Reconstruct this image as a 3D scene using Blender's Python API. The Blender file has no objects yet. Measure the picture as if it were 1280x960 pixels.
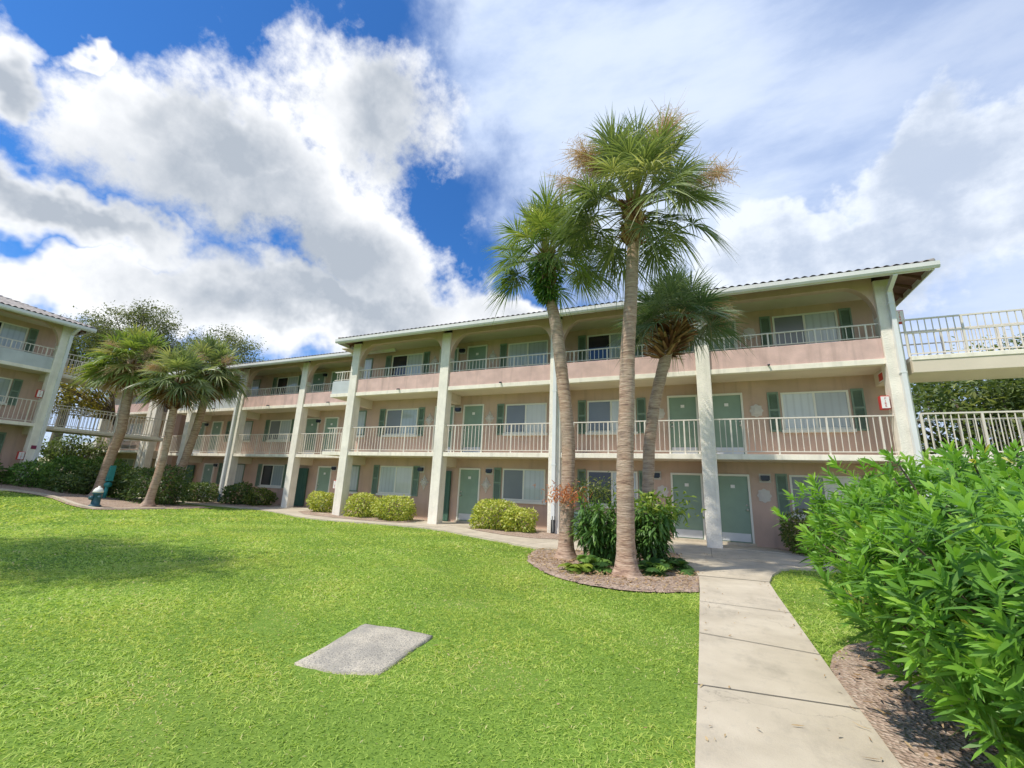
import bpy, bmesh, math, random
import numpy as np
from mathutils import Vector, Matrix
from mathutils.geometry import tessellate_polygon

rng = np.random.default_rng(11)
random.seed(5)
SC = bpy.context.scene
COL = SC.collection
R = math.radians

# ------------------------------------------------------------------ camera numbers (solved from the photograph)
F_PX, PITCH, ROLL, YAW = 535.28, R(13.5547), R(2.36697), R(24.0113)
EYE = np.array([0.0, 0.0, 1.5])


def cam_dir(a, b):
    c, s = math.cos(ROLL), math.sin(ROLL)
    a, b = c * a + s * b, -s * a + c * b
    d, u = 1.0, -b
    c, s = math.cos(PITCH), math.sin(PITCH)
    y, z = c * d - s * u, s * d + c * u
    c, s = math.cos(YAW), math.sin(YAW)
    return np.array([c * a - s * y, s * a + c * y, z])


def in_view(P, margin=0.55):
    """Which points could be seen from the camera or a step beside it (used to keep the grass count down)."""
    Q = P - EYE
    f = cam_dir(0, 0); r = cam_dir(1, 0) - f; d = cam_dir(0, 1) - f
    z = Q @ f
    ok = z > 0.3
    zz = np.where(ok, z, 1)
    u, v = (Q @ r) / zz * F_PX / 640, (Q @ d) / zz * F_PX / 480
    return ok & (np.abs(u) < 1 + margin) & (v < 1 + margin) & (v > -1.2)


# ------------------------------------------------------------------ materials
class NT:
    def __init__(self, name):
        self.m = bpy.data.materials.new(name); self.m.use_nodes = True
        self.t = self.m.node_tree; self.n = self.t.nodes; self.n.clear()
        self.out = self.n.new('ShaderNodeOutputMaterial')

    def node(self, typ, **kw):
        x = self.n.new(typ)
        for k, v in kw.items():
            if k.startswith('i_'):
                key = k[2:]
                x.inputs[int(key) if key.isdigit() else key.replace('_', ' ')].default_value = v
            else:
                setattr(x, k, v)
        return x

    def link(self, a, b):
        self.t.links.new(a, b)


def pos(nt, scale=(1, 1, 1)):
    g = nt.node('ShaderNodeNewGeometry')
    m = nt.node('ShaderNodeVectorMath', operation='MULTIPLY')
    nt.link(g.outputs['Position'], m.inputs[0]); m.inputs[1].default_value = scale
    return m.outputs[0]


def noise(nt, vec, scale, detail=4, rough=0.55):
    n = nt.node('ShaderNodeTexNoise')
    n.inputs['Scale'].default_value = scale; n.inputs['Detail'].default_value = detail
    n.inputs['Roughness'].default_value = rough
    if vec is not None: nt.link(vec, n.inputs['Vector'])
    return n.outputs['Fac']


def ramp(nt, fac, stops, interp='LINEAR'):
    r = nt.node('ShaderNodeValToRGB')
    cr = r.color_ramp; cr.interpolation = interp
    while len(cr.elements) < len(stops): cr.elements.new(0.5)
    for e, (p, c) in zip(cr.elements, stops):
        e.position = p; e.color = (*c, 1) if len(c) == 3 else c
    nt.link(fac, r.inputs[0])
    return r.outputs[0]


def mixc(nt, fac, a, b, blend='MIX'):
    m = nt.node('ShaderNodeMix', data_type='RGBA', blend_type=blend)
    for s, v in ((m.inputs[0], fac), (m.inputs[6], a), (m.inputs[7], b)):
        if isinstance(v, (int, float)): s.default_value = v
        elif isinstance(v, tuple): s.default_value = (*v, 1) if len(v) == 3 else v
        else: nt.link(v, s)
    return m.outputs[2]


def sc(c, k): return tuple(min(1, x * k) for x in c)


def surf(name, col, rough=0.7, var=0.12, vscale=1.5, bump=0.0, bscale=60, streak=0.0, spec=0.5, metal=0.0, dirt=None):
    nt = NT(name); P = pos(nt)
    c = ramp(nt, noise(nt, P, vscale, 5), [(0.3, sc(col, 1 - var)), (0.7, sc(col, 1 + var))])
    if streak:
        s = noise(nt, pos(nt, (3.2, 3.2, 0.28)), 1.6, 4)
        f = ramp(nt, s, [(0.52, (0, 0, 0)), (0.75, (streak,) * 3)])
        c = mixc(nt, f, c, sc(col, 0.55))
    if dirt:
        f = ramp(nt, noise(nt, P, dirt[0], 6, 0.65), [(dirt[1], (0, 0, 0)), (dirt[1] + 0.15, (1, 1, 1))])
        c = mixc(nt, f, c, dirt[2])
    b = nt.node('ShaderNodeBsdfPrincipled')
    nt.link(c, b.inputs['Base Color'])
    b.inputs['Roughness'].default_value = rough; b.inputs['Metallic'].default_value = metal
    b.inputs['Specular IOR Level'].default_value = spec
    if bump:
        bn = nt.node('ShaderNodeBump'); bn.inputs['Strength'].default_value = bump; bn.inputs['Distance'].default_value = 0.02
        nt.link(noise(nt, P, bscale, 4, 0.6), bn.inputs['Height']); nt.link(bn.outputs[0], b.inputs['Normal'])
    nt.link(b.outputs[0], nt.out.inputs[0])
    return nt.m


def leaf(name, stops, trans=0.35, rough=0.45, spec=0.4, patch=None, tcol=None):
    """Leaves: colour by a per-leaf random number, a share of light passing through."""
    nt = NT(name)
    a = nt.node('ShaderNodeAttribute', attribute_name='rnd')
    fac = a.outputs['Fac']
    c = ramp(nt, fac, stops)
    if patch:
        f = ramp(nt, noise(nt, pos(nt), patch[0], 3), [(patch[1], (0, 0, 0)), (patch[2], (1, 1, 1))])
        c = mixc(nt, f, c, mixc(nt, 1.0, c, patch[3], 'MULTIPLY'))
    b = nt.node('ShaderNodeBsdfPrincipled'); nt.link(c, b.inputs['Base Color'])
    b.inputs['Roughness'].default_value = rough; b.inputs['Specular IOR Level'].default_value = spec
    t = nt.node('ShaderNodeBsdfTranslucent')
    nt.link(mixc(nt, 1.0, c, tcol or (1.5, 1.5, 0.7), 'MULTIPLY'), t.inputs[0])
    m = nt.node('ShaderNodeMixShader'); m.inputs[0].default_value = trans
    nt.link(b.outputs[0], m.inputs[1]); nt.link(t.outputs[0], m.inputs[2]); nt.link(m.outputs[0], nt.out.inputs[0])
    return nt.m


M = {}
WALL = (0.565, 0.405, 0.325)
M['wall'] = surf('pink_stucco', WALL, 0.85, 0.10, 1.1, 0.5, 60, 0.35)
M['parapet'] = surf('pink_parapet_stucco', (0.62, 0.435, 0.39), 0.85, 0.14, 2.2, 0.5, 60, 0.55)
M['patch'] = surf('grey_white_parapet', (0.52, 0.55, 0.56), 0.8, 0.08, 2.0, 0.3, 60, 0.3)
M['column'] = surf('cream_column', (0.84, 0.795, 0.70), 0.85, 0.09, 2.6, 0.9, 34, 0.3)  # mottled tone imitates dappled palm shade, put into the column colour
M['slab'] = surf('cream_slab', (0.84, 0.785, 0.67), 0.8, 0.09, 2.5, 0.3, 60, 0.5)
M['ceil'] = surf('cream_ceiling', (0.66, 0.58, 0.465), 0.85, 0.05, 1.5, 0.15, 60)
M['header'] = surf('tan_header', (0.68, 0.50, 0.42), 0.85, 0.07, 1.5, 0.35, 60, 0.2)  # lighter than the wall stucco: bounced light is put into this colour
M['gutter'] = surf('pale_gutter', (0.70, 0.70, 0.67), 0.45, 0.06, 1.0, 0, 0, 0.2)
M['down'] = surf('downspout_paint', (0.72, 0.74, 0.74), 0.4, 0.05, 2.0, 0, 0, 0.1)
M['rail'] = surf('cream_railing_paint', (0.68, 0.63, 0.55), 0.45, 0.08, 4.0)
M['green'] = surf('sage_green_paint', (0.225, 0.325, 0.25), 0.5, 0.08, 2.0, 0.05, 80)
M['shutter'] = surf('shutter_green_paint', (0.185, 0.26, 0.20), 0.55, 0.08, 2.0)
M['darkgreen'] = surf('dark_green_board', (0.06, 0.14, 0.10), 0.6, 0.10, 3.0)
M['trim'] = surf('white_trim', (0.74, 0.73, 0.66), 0.5, 0.04, 2.0)
M['kick'] = surf('pale_kick_plate', (0.60, 0.63, 0.66), 0.35, 0.05, 5.0, metal=0.2)
M['lamp'] = surf('navy_lamp_box', (0.018, 0.028, 0.055), 0.35, 0.1, 5.0)
M['plaque'] = surf('pale_plaster_relief', (0.62, 0.58, 0.54), 0.8, 0.06, 8.0, 0.4, 50)
M['tile'] = surf('grey_brown_roof_tile', (0.27, 0.245, 0.225), 0.8, 0.35, 3.0, 0.3, 30, dirt=(9, 0.6, (0.10, 0.10, 0.09)))
M['soffit'] = surf('brown_soffit_boards', (0.17, 0.085, 0.065), 0.7, 0.2, 4.0)
M['black'] = surf('black_drain_pipe', (0.02, 0.022, 0.024), 0.5, 0.1, 5)
M['teal'] = surf('teal_paint', (0.03, 0.26, 0.26), 0.45, 0.15, 4)
M['tealdark'] = surf('dark_teal_paint', (0.025, 0.10, 0.13), 0.5, 0.2, 6)
M['white'] = surf('white_paint', (0.78, 0.78, 0.76), 0.5, 0.05, 5)
M['red'] = surf('red_paint', (0.55, 0.045, 0.035), 0.4, 0.08, 5)
M['maroon'] = surf('maroon_sign', (0.22, 0.03, 0.08), 0.5, 0.08, 5)
M['chrome'] = surf('brushed_metal', (0.6, 0.58, 0.55), 0.3, 0.05, 5, metal=0.9)
M['creamwall'] = surf('cream_boundary_wall', (0.70, 0.60, 0.42), 0.8, 0.06, 1)
M['acgreen'] = surf('condenser_green', (0.12, 0.19, 0.18), 0.5, 0.1, 4)


def pane_mat(name, col, stripes=0.0, rough=0.04, spec=0.6):
    nt = NT(name); P = pos(nt)
    c = ramp(nt, noise(nt, P, 0.7, 3), [(0.3, sc(col, 0.88)), (0.7, sc(col, 1.1))])
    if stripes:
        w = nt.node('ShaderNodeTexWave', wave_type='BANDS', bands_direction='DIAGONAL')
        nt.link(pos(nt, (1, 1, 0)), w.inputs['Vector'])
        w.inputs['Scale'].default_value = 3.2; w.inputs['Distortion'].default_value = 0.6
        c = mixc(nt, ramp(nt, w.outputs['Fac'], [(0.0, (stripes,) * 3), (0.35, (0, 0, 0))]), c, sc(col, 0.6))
    b = nt.node('ShaderNodeBsdfPrincipled'); nt.link(c, b.inputs['Base Color'])
    b.inputs['Roughness'].default_value = 0.6; b.inputs['Specular IOR Level'].default_value = 0.2
    b.inputs['Coat Weight'].default_value = 1.0; b.inputs['Coat Roughness'].default_value = rough; b.inputs['Coat IOR'].default_value = 1.6
    nt.link(b.outputs[0], nt.out.inputs[0]); return nt.m


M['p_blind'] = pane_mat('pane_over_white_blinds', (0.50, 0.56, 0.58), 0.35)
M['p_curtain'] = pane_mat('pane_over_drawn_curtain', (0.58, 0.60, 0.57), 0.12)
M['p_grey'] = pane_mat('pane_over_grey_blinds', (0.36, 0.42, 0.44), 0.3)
M['p_screen'] = pane_mat('pane_behind_insect_screen', (0.17, 0.19, 0.21), 0.0, 0.25)
M['p_dark'] = pane_mat('pane_to_dark_room', (0.012, 0.016, 0.022), 0.0)

# concrete
nt = NT('pale_concrete_walk'); P = pos(nt)
c = ramp(nt, noise(nt, P, 1.3, 6, 0.6), [(0.3, (0.43, 0.375, 0.285)), (0.55, (0.53, 0.465, 0.36)), (0.75, (0.59, 0.525, 0.415))])
c = mixc(nt, ramp(nt, noise(nt, P, 9, 5, 0.7), [(0.55, (0, 0, 0)), (0.8, (0.45,) * 3)]), c, (0.30, 0.28, 0.24))
c = mixc(nt, ramp(nt, noise(nt, P, 130, 2), [(0.6, (0, 0, 0)), (0.75, (0.5,) * 3)]), c, (0.27, 0.25, 0.22))
c = mixc(nt, ramp(nt, noise(nt, pos(nt, (1.0, 0.55, 1.0)), 2.1, 7, 0.68), [(0.52, (0, 0, 0)), (0.66, (0.55,) * 3)]), c, (0.31, 0.275, 0.215))
c = mixc(nt, ramp(nt, noise(nt, P, 0.9, 4), [(0.5, (0, 0, 0)), (0.7, (0.5,) * 3)]), c, (0.64, 0.575, 0.455))
vv = nt.node('ShaderNodeTexVoronoi', feature='DISTANCE_TO_EDGE'); vv.inputs['Scale'].default_value = 0.4
wz = nt.node('ShaderNodeVectorMath', operation='ADD'); nt.link(P, wz.inputs[0])
nn = nt.node('ShaderNodeTexNoise'); nn.inputs['Scale'].default_value = 3.0; nn.inputs['Detail'].default_value = 6; nt.link(P, nn.inputs['Vector']); nt.link(nn.outputs['Color'], wz.inputs[1]); nt.link(wz.outputs[0], vv.inputs['Vector'])
c = mixc(nt, ramp(nt, vv.outputs['Distance'], [(0.0, (0.4,) * 3), (0.0025, (0, 0, 0))]), c, (0.15, 0.13, 0.11))
b = nt.node('ShaderNodeBsdfPrincipled'); nt.link(c, b.inputs['Base Color']); b.inputs['Roughness'].default_value = 0.85
bn = nt.node('ShaderNodeBump'); bn.inputs['Strength'].default_value = 0.25; bn.inputs['Distance'].default_value = 0.01
nt.link(noise(nt, P, 90, 4), bn.inputs['Height']); nt.link(bn.outputs[0], b.inputs['Normal']); nt.link(b.outputs[0], nt.out.inputs[0])
M['concrete'] = nt.m
M['joint'] = surf('dark_joint_gap', (0.13, 0.12, 0.10), 0.9, 0.2, 9)
M['slabcover0'] = surf('weathered_plain', (0.50, 0.475, 0.42), 0.9, 0.14, 3.0, 1.0, 110, dirt=(2.2, 0.46, (0.27, 0.265, 0.25)))
nt = NT('weathered_aggregate'); P = pos(nt)
c = ramp(nt, noise(nt, P, 3.0, 6, 0.65), [(0.3, (0.46, 0.415, 0.33)), (0.7, (0.66, 0.60, 0.485))])
c = mixc(nt, ramp(nt, noise(nt, P, 1.9, 5, 0.6), [(0.46, (0, 0, 0)), (0.62, (0.75,) * 3)]), c, (0.33, 0.31, 0.265))
c = mixc(nt, ramp(nt, noise(nt, P, 75, 3, 0.6), [(0.48, (0, 0, 0)), (0.62, (0.8,) * 3)]), c, (0.19, 0.18, 0.165))
b = nt.node('ShaderNodeBsdfPrincipled'); nt.link(c, b.inputs['Base Color']); b.inputs['Roughness'].default_value = 0.95
bn = nt.node('ShaderNodeBump'); bn.inputs['Strength'].default_value = 1.0; bn.inputs['Distance'].default_value = 0.012
nt.link(noise(nt, P, 80, 4), bn.inputs['Height']); nt.link(bn.outputs[0], b.inputs['Normal']); nt.link(b.outputs[0], nt.out.inputs[0])
M['slabcover'] = nt.m
# soil and mulch
nt = NT('bark_mulch'); P = pos(nt)
v = nt.node('ShaderNodeTexVoronoi'); nt.link(P, v.inputs['Vector']); v.inputs['Scale'].default_value = 34
c = ramp(nt, noise(nt, P, 2.0, 5), [(0.3, (0.30, 0.215, 0.155)), (0.7, (0.52, 0.41, 0.32))])
c = mixc(nt, 0.55, c, ramp(nt, v.outputs['Color'], [(0.1, (0.17, 0.10, 0.07)), (0.5, (0.42, 0.30, 0.23)), (0.95, (0.64, 0.53, 0.43))]))
b = nt.node('ShaderNodeBsdfPrincipled'); nt.link(c, b.inputs['Base Color']); b.inputs['Roughness'].default_value = 0.95
bn = nt.node('ShaderNodeBump'); bn.inputs['Strength'].default_value = 0.9; bn.inputs['Distance'].default_value = 0.03
nt.link(v.outputs['Distance'], bn.inputs['Height']); nt.link(bn.outputs[0], b.inputs['Normal']); nt.link(b.outputs[0], nt.out.inputs[0])
M['mulch'] = nt.m
nt = NT('lawn_thatch'); P = pos(nt)
c = ramp(nt, noise(nt, P, 60, 4, 0.7), [(0.3, (0.075, 0.14, 0.022)), (0.55, (0.17, 0.28, 0.045)), (0.8, (0.29, 0.38, 0.085))])
c = mixc(nt, ramp(nt, noise(nt, P, 0.35, 4), [(0.4, (0, 0, 0)), (0.7, (0.4,) * 3)]), c, (0.12, 0.16, 0.03))
b = nt.node('ShaderNodeBsdfPrincipled'); nt.link(c, b.inputs['Base Color']); b.inputs['Roughness'].default_value = 0.9
b.inputs['Specular IOR Level'].default_value = 0.1; nt.link(b.outputs[0], nt.out.inputs[0])
M['ground'] = nt.m
# bark
nt = NT('palm_trunk_bark'); P = pos(nt)
c = ramp(nt, noise(nt, pos(nt, (2.2, 2.2, 15)), 1.7, 6, 0.68), [(0.32, (0.17, 0.10, 0.072)), (0.48, (0.41, 0.275, 0.195)), (0.68, (0.60, 0.455, 0.34))])
c = mixc(nt, ramp(nt, noise(nt, P, 1.1, 3), [(0.45, (0, 0, 0)), (0.7, (0.5,) * 3)]), c, (0.33, 0.31, 0.27))
b = nt.node('ShaderNodeBsdfPrincipled'); nt.link(c, b.inputs['Base Color']); b.inputs['Roughness'].default_value = 0.9
bn = nt.node('ShaderNodeBump'); bn.inputs['Strength'].default_value = 0.8; bn.inputs['Distance'].default_value = 0.03
nt.link(noise(nt, pos(nt, (4, 4, 22)), 2.2, 5), bn.inputs['Height']); nt.link(bn.outputs[0], b.inputs['Normal']); nt.link(b.outputs[0], nt.out.inputs[0])
M['palmbark'] = nt.m
M['boot'] = leaf('palm_boot_fibre', [(0.0, (0.13, 0.055, 0.035)), (0.5, (0.27, 0.15, 0.085)), (1.0, (0.46, 0.34, 0.20))], 0.05, 0.85, 0.1)
M['bark'] = surf('grey_brown_bark', (0.15, 0.12, 0.09), 0.9, 0.3, 6, 0.6, 30)
M['grass'] = leaf('grass_blades', [(0.0, (0.15, 0.28, 0.055)), (0.3, (0.37, 0.54, 0.10)), (0.7, (0.53, 0.67, 0.155)), (0.95, (0.65, 0.73, 0.23)), (1.0, (0.72, 0.65, 0.36))],
                  0.45, 0.55, 0.25, (0.55, 0.40, 0.68, (1.12, 1.0, 0.95)), (1.1, 1.12, 0.75))
M['palm'] = leaf('palm_leaf', [(0.0, (0.08, 0.12, 0.05)), (0.4, (0.15, 0.205, 0.085)), (0.8, (0.25, 0.31, 0.13)), (1.0, (0.40, 0.41, 0.20))], 0.34, 0.38, 0.5)
M['palmlive'] = leaf('bright_palm_leaf', [(0.0, (0.075, 0.135, 0.035)), (0.4, (0.15, 0.235, 0.058)), (0.8, (0.26, 0.335, 0.09)), (1.0, (0.38, 0.38, 0.13))], 0.34, 0.38, 0.5)
M['palmblue'] = leaf('blue_green_palm_leaf', [(0.0, (0.055, 0.10, 0.055)), (0.5, (0.105, 0.17, 0.09)), (1.0, (0.22, 0.28, 0.16))], 0.25, 0.4, 0.5)
M['petiole'] = leaf('palm_petiole', [(0.0, (0.10, 0.13, 0.035)), (1.0, (0.26, 0.26, 0.09))], 0.1, 0.5, 0.4)
M['stalk'] = leaf('dry_flower_stalk', [(0.0, (0.46, 0.30, 0.19)), (1.0, (0.70, 0.53, 0.38))], 0.2, 0.7, 0.2)
M['deadfrond'] = leaf('dry_brown_frond', [(0.0, (0.23, 0.13, 0.06)), (1.0, (0.50, 0.36, 0.19))], 0.25, 0.7, 0.2)
M['oleander'] = leaf('oleander_leaf', [(0.0, (0.05, 0.13, 0.028)), (0.35, (0.12, 0.27, 0.042)), (0.7, (0.21, 0.42, 0.058)), (0.96, (0.36, 0.55, 0.085)), (1.0, (0.55, 0.50, 0.12))], 0.38, 0.42, 0.4)
M['dryleaf'] = leaf('dry_leaf', [(0.0, (0.27, 0.16, 0.08)), (1.0, (0.52, 0.40, 0.24))], 0.2, 0.7, 0.2)
M['yellow'] = leaf('yellow_variegated_leaf', [(0.0, (0.12, 0.20, 0.03)), (0.35, (0.32, 0.40, 0.06)), (0.7, (0.54, 0.57, 0.10)), (1.0, (0.74, 0.72, 0.30))], 0.3, 0.45, 0.4)
M['darkbush'] = leaf('dark_shrub_leaf', [(0.0, (0.035, 0.07, 0.02)), (0.6, (0.085, 0.15, 0.036)), (1.0, (0.21, 0.27, 0.07))], 0.25, 0.4, 0.5)
M['olivebush'] = leaf('olive_shrub_leaf', [(0.0, (0.04, 0.075, 0.015)), (0.6, (0.12, 0.17, 0.03)), (1.0, (0.32, 0.32, 0.08))], 0.25, 0.45, 0.4)
M['shrubleaf'] = leaf('deep_green_leaf', [(0.0, (0.04, 0.095, 0.026)), (0.5, (0.10, 0.215, 0.05)), (1.0, (0.26, 0.40, 0.09))], 0.3, 0.4, 0.45)
M['limeleaf'] = leaf('lime_leaf', [(0.0, (0.10, 0.20, 0.03)), (1.0, (0.32, 0.40, 0.06))], 0.35, 0.4, 0.4)
M['orange'] = leaf('rust_orange_leaf', [(0.0, (0.40, 0.12, 0.045)), (1.0, (0.60, 0.24, 0.10))], 0.3, 0.5, 0.3)
M['yelloworange'] = leaf('yellow_orange_leaf', [(0.0, (0.14, 0.17, 0.04)), (0.5, (0.28, 0.25, 0.06)), (0.85, (0.42, 0.31, 0.06)), (1.0, (0.46, 0.22, 0.06))], 0.35, 0.5, 0.3)
M['oak'] = leaf('oak_leaf', [(0.0, (0.085, 0.105, 0.055)), (0.6, (0.15, 0.175, 0.085)), (1.0, (0.26, 0.27, 0.14))], 0.35, 0.5, 0.3)
M['treeleaf'] = leaf('tree_leaf', [(0.0, (0.07, 0.11, 0.04)), (0.6, (0.15, 0.20, 0.07)), (1.0, (0.30, 0.32, 0.13))], 0.33, 0.5, 0.3)


# ------------------------------------------------------------------ object helpers
def tag(o, label=None, cat=None, group=None, kind=None):
    for k, v in (('label', label), ('category', cat), ('group', group), ('kind', kind)):
        if v: o[k] = v
    return o


def empty(name, loc=(0, 0, 0), rz=0.0):
    o = bpy.data.objects.new(name, None); COL.objects.link(o)
    o.location = loc; o.rotation_euler = (0, 0, rz); o.empty_display_size = 0.3
    return o


def link(name, me, parent=None, loc=(0, 0, 0), rot=None):
    o = bpy.data.objects.new(name, me); COL.objects.link(o)
    if parent: o.parent = parent
    o.location = loc
    if rot: o.rotation_euler = rot
    return o


class MB:
    """Collects boxes, prisms and tubes and builds them as one mesh."""
    def __init__(self): self.v, self.f, self.mi, self.sm = [], [], [], []

    def add(self, vs, fs, mi=0, smooth=False):
        o = len(self.v); self.v += [tuple(map(float, p)) for p in vs]
        for f in fs:
            self.f.append([i + o for i in f]); self.mi.append(mi); self.sm.append(smooth)
        return self

    def box(self, x0, x1, y0, y1, z0, z1, mi=0):
        vs = [(x, y, z) for z in (z0, z1) for y in (y0, y1) for x in (x0, x1)]
        return self.add(vs, [(0, 2, 3, 1), (4, 5, 7, 6), (0, 1, 5, 4), (2, 6, 7, 3), (0, 4, 6, 2), (1, 3, 7, 5)], mi)

    def prism(self, poly, y0, y1, mi=0):
        """poly in x-z, extruded along y; counter-clockwise seen from -y."""
        n = len(poly)
        vs = [(x, y0, z) for x, z in poly] + [(x, y1, z) for x, z in poly]
        fs = [list(range(n)), list(range(2 * n - 1, n - 1, -1))] + [(i, i + n, (i + 1) % n + n, (i + 1) % n) for i in range(n)]
        return self.add(vs, fs, mi)

    def tube(self, pts, rad, n=8, mi=0, cap=True):
        pts = [Vector(p) for p in pts]
        if not hasattr(rad, '__len__'): rad = [rad] * len(pts)
        vs, fs = [], []
        for i, p in enumerate(pts):
            d = (pts[min(i + 1, len(pts) - 1)] - pts[max(i - 1, 0)]).normalized()
            ref = Vector((0, 0, 1)) if abs(d.z) < 0.9 else Vector((1, 0, 0))
            a = d.cross(ref).normalized(); b = d.cross(a)
            for k in range(n):
                t = 2 * math.pi * k / n
                vs.append(p + (a * math.cos(t) + b * math.sin(t)) * rad[i])
        for i in range(len(pts) - 1):
            for k in range(n):
                fs.append((i * n + k, i * n + (k + 1) % n, (i + 1) * n + (k + 1) % n, (i + 1) * n + k))
        if cap: fs += [list(range(n - 1, -1, -1)), [(len(pts) - 1) * n + k for k in range(n)]]
        return self.add(vs, fs, mi, True)

    def lathe(self, prof, n=20, mi=0, centre=(0, 0, 0)):
        vs, fs = [], []
        for r, z in prof:
            for k in range(n):
                t = 2 * math.pi * k / n
                vs.append((centre[0] + r * math.cos(t), centre[1] + r * math.sin(t), centre[2] + z))
        for i in range(len(prof) - 1):
            for k in range(n):
                fs.append((i * n + k, i * n + (k + 1) % n, (i + 1) * n + (k + 1) % n, (i + 1) * n + k))
        fs += [list(range(n - 1, -1, -1)), [(len(prof) - 1) * n + k for k in range(n)]]
        return self.add(vs, fs, mi, True)

    def mesh(self, name, mats):
        me = bpy.data.meshes.new(name); me.from_pydata(self.v, [], self.f)
        if not isinstance(mats, (list, tuple)): mats = [mats]
        for m in mats: me.materials.append(m)
        me.polygons.foreach_set('material_index', self.mi); me.polygons.foreach_set('use_smooth', self.sm)
        bm = bmesh.new(); bm.from_mesh(me); bmesh.ops.recalc_face_normals(bm, faces=bm.faces); bm.to_mesh(me); bm.free()
        return me

    def build(self, name, mats, parent=None, loc=(0, 0, 0), bevel=0.0):
        o = link(name, self.mesh(name, mats), parent, loc)
        if bevel:
            b = o.modifiers.new('bevel', 'BEVEL'); b.width = bevel; b.segments = 2; b.limit_method = 'ANGLE'
        return o


def np_mesh(name, parts, mats):
    """parts: list of (V[n,3], F[m,4], rnd[n], material index)."""
    V = np.concatenate([p[0] for p in parts]); off = 0; Fs, mi = [], []
    for p in parts:
        Fs.append(p[1] + off); off += len(p[0]); mi.append(np.full(len(p[1]), p[3], np.int32))
    Fq = np.concatenate(Fs).astype(np.int32); rn = np.concatenate([p[2] for p in parts]).astype(np.float32); mi = np.concatenate(mi)
    me = bpy.data.meshes.new(name)
    me.vertices.add(len(V)); me.vertices.foreach_set('co', V.astype(np.float32).ravel())
    me.loops.add(Fq.size); me.loops.foreach_set('vertex_index', Fq.ravel())
    me.polygons.add(len(Fq)); me.polygons.foreach_set('loop_start', np.arange(0, Fq.size, 4, dtype=np.int32))
    for m in (mats if isinstance(mats, (list, tuple)) else [mats]): me.materials.append(m)
    me.polygons.foreach_set('material_index', mi)
    at = me.attributes.new('rnd', 'FLOAT', 'POINT'); at.data.foreach_set('value', rn)
    me.update(calc_edges=True)
    return me


def norm(a): return a / np.maximum(np.linalg.norm(a, axis=-1, keepdims=True), 1e-9)


def strips(P, D, S, L, W, prof, B, rnd, mi=0):
    """Leaf-shaped strips: base P, direction D, side S, length L, width W, outline prof [(t, width)], bend B."""
    P, D, S, B = (np.asarray(a, float) for a in (P, D, S, B))
    N, K = len(P), len(prof)
    L = np.broadcast_to(np.asarray(L, float), (N,)); W = np.broadcast_to(np.asarray(W, float), (N,))
    V = np.empty((N, K, 2, 3))
    for k, (t, w) in enumerate(prof):
        c = P + D * (L * t)[:, None] + B * (L * t * t)[:, None]
        o = S * (W * w * 0.5)[:, None]
        V[:, k, 0] = c - o; V[:, k, 1] = c + o
    base = (np.arange(N) * K * 2)[:, None, None]
    k = np.arange(K - 1)[None, :, None] * 2
    Fq = (base + k + np.array([0, 1, 3, 2])[None, None, :]).reshape(-1, 4)
    return V.reshape(-1, 3), Fq, np.repeat(rnd, K * 2), mi


def rdirs(n):
    v = rng.normal(size=(n, 3)); return norm(v)


def side_of(D, up=None):
    r = rdirs(len(D)) if up is None else np.asarray(up) + 0.25 * rng.normal(size=D.shape)
    return norm(np.cross(D, r))


LEAF = [(0, 0.15), (0.3, 0.9), (0.55, 1.0), (0.8, 0.6), (1, 0.05)]
LEAF3 = [(0, 0.25), (0.45, 1.0), (1, 0.08)]


def smooth(t): t = np.clip(t, 0, 1); return t * t * (3 - 2 * t)


def H(x, y):
    """Terrain height: flat court, rising to the pad of the building on the far left."""
    d = np.clip(-np.asarray(x, float) - 22, 0, 7.2)
    return 0.12 * d * smooth((14 - np.asarray(y, float)) / 5.0)


def inside(poly, X, Y):
    poly = np.asarray(poly, float); r = np.zeros(X.shape, bool); n = len(poly)
    for i in range(n):
        x0, y0 = poly[i]; x1, y1 = poly[(i + 1) % n]
        if y0 == y1: continue
        r ^= ((y0 > Y) != (y1 > Y)) & (X < (x1 - x0) * (Y - y0) / (y1 - y0) + x0)
    return r


# ------------------------------------------------------------------ ground, walks, beds
def axis(lo, hi, step, far):
    a = np.arange(lo, hi + 1e-6, step)
    return np.concatenate([-np.array(far[::-1], float) + lo, a, np.array(far, float) + hi])


gx = axis(-60, 40, 0.6, [5, 20, 80, 300, 1500]); gy = axis(-20, 60, 0.6, [5, 20, 80, 300, 1500])
GX, GY = np.meshgrid(gx, gy)
GZ = H(GX, GY) - 0.02
V = np.stack([GX, GY, GZ], -1).reshape(-1, 3); nx = len(gx)
i, j = np.meshgrid(np.arange(len(gx) - 1), np.arange(len(gy) - 1))
a = (j * nx + i).ravel(); Fq = np.stack([a, a + 1, a + nx + 1, a + nx], 1)
tag(link('ground', np_mesh('ground', [(V, Fq, np.zeros(len(V)), 0)], M['ground'])), kind='structure')


def smooth_line(pts, k=3):
    pts = [np.array(p, float) for p in pts]
    for _ in range(k):
        q = [pts[0]]
        for p, r in zip(pts[:-1], pts[1:]): q += [p * 0.75 + r * 0.25, p * 0.25 + r * 0.75]
        q.append(pts[-1]); pts = q
    return [tuple(p) for p in pts]


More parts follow.
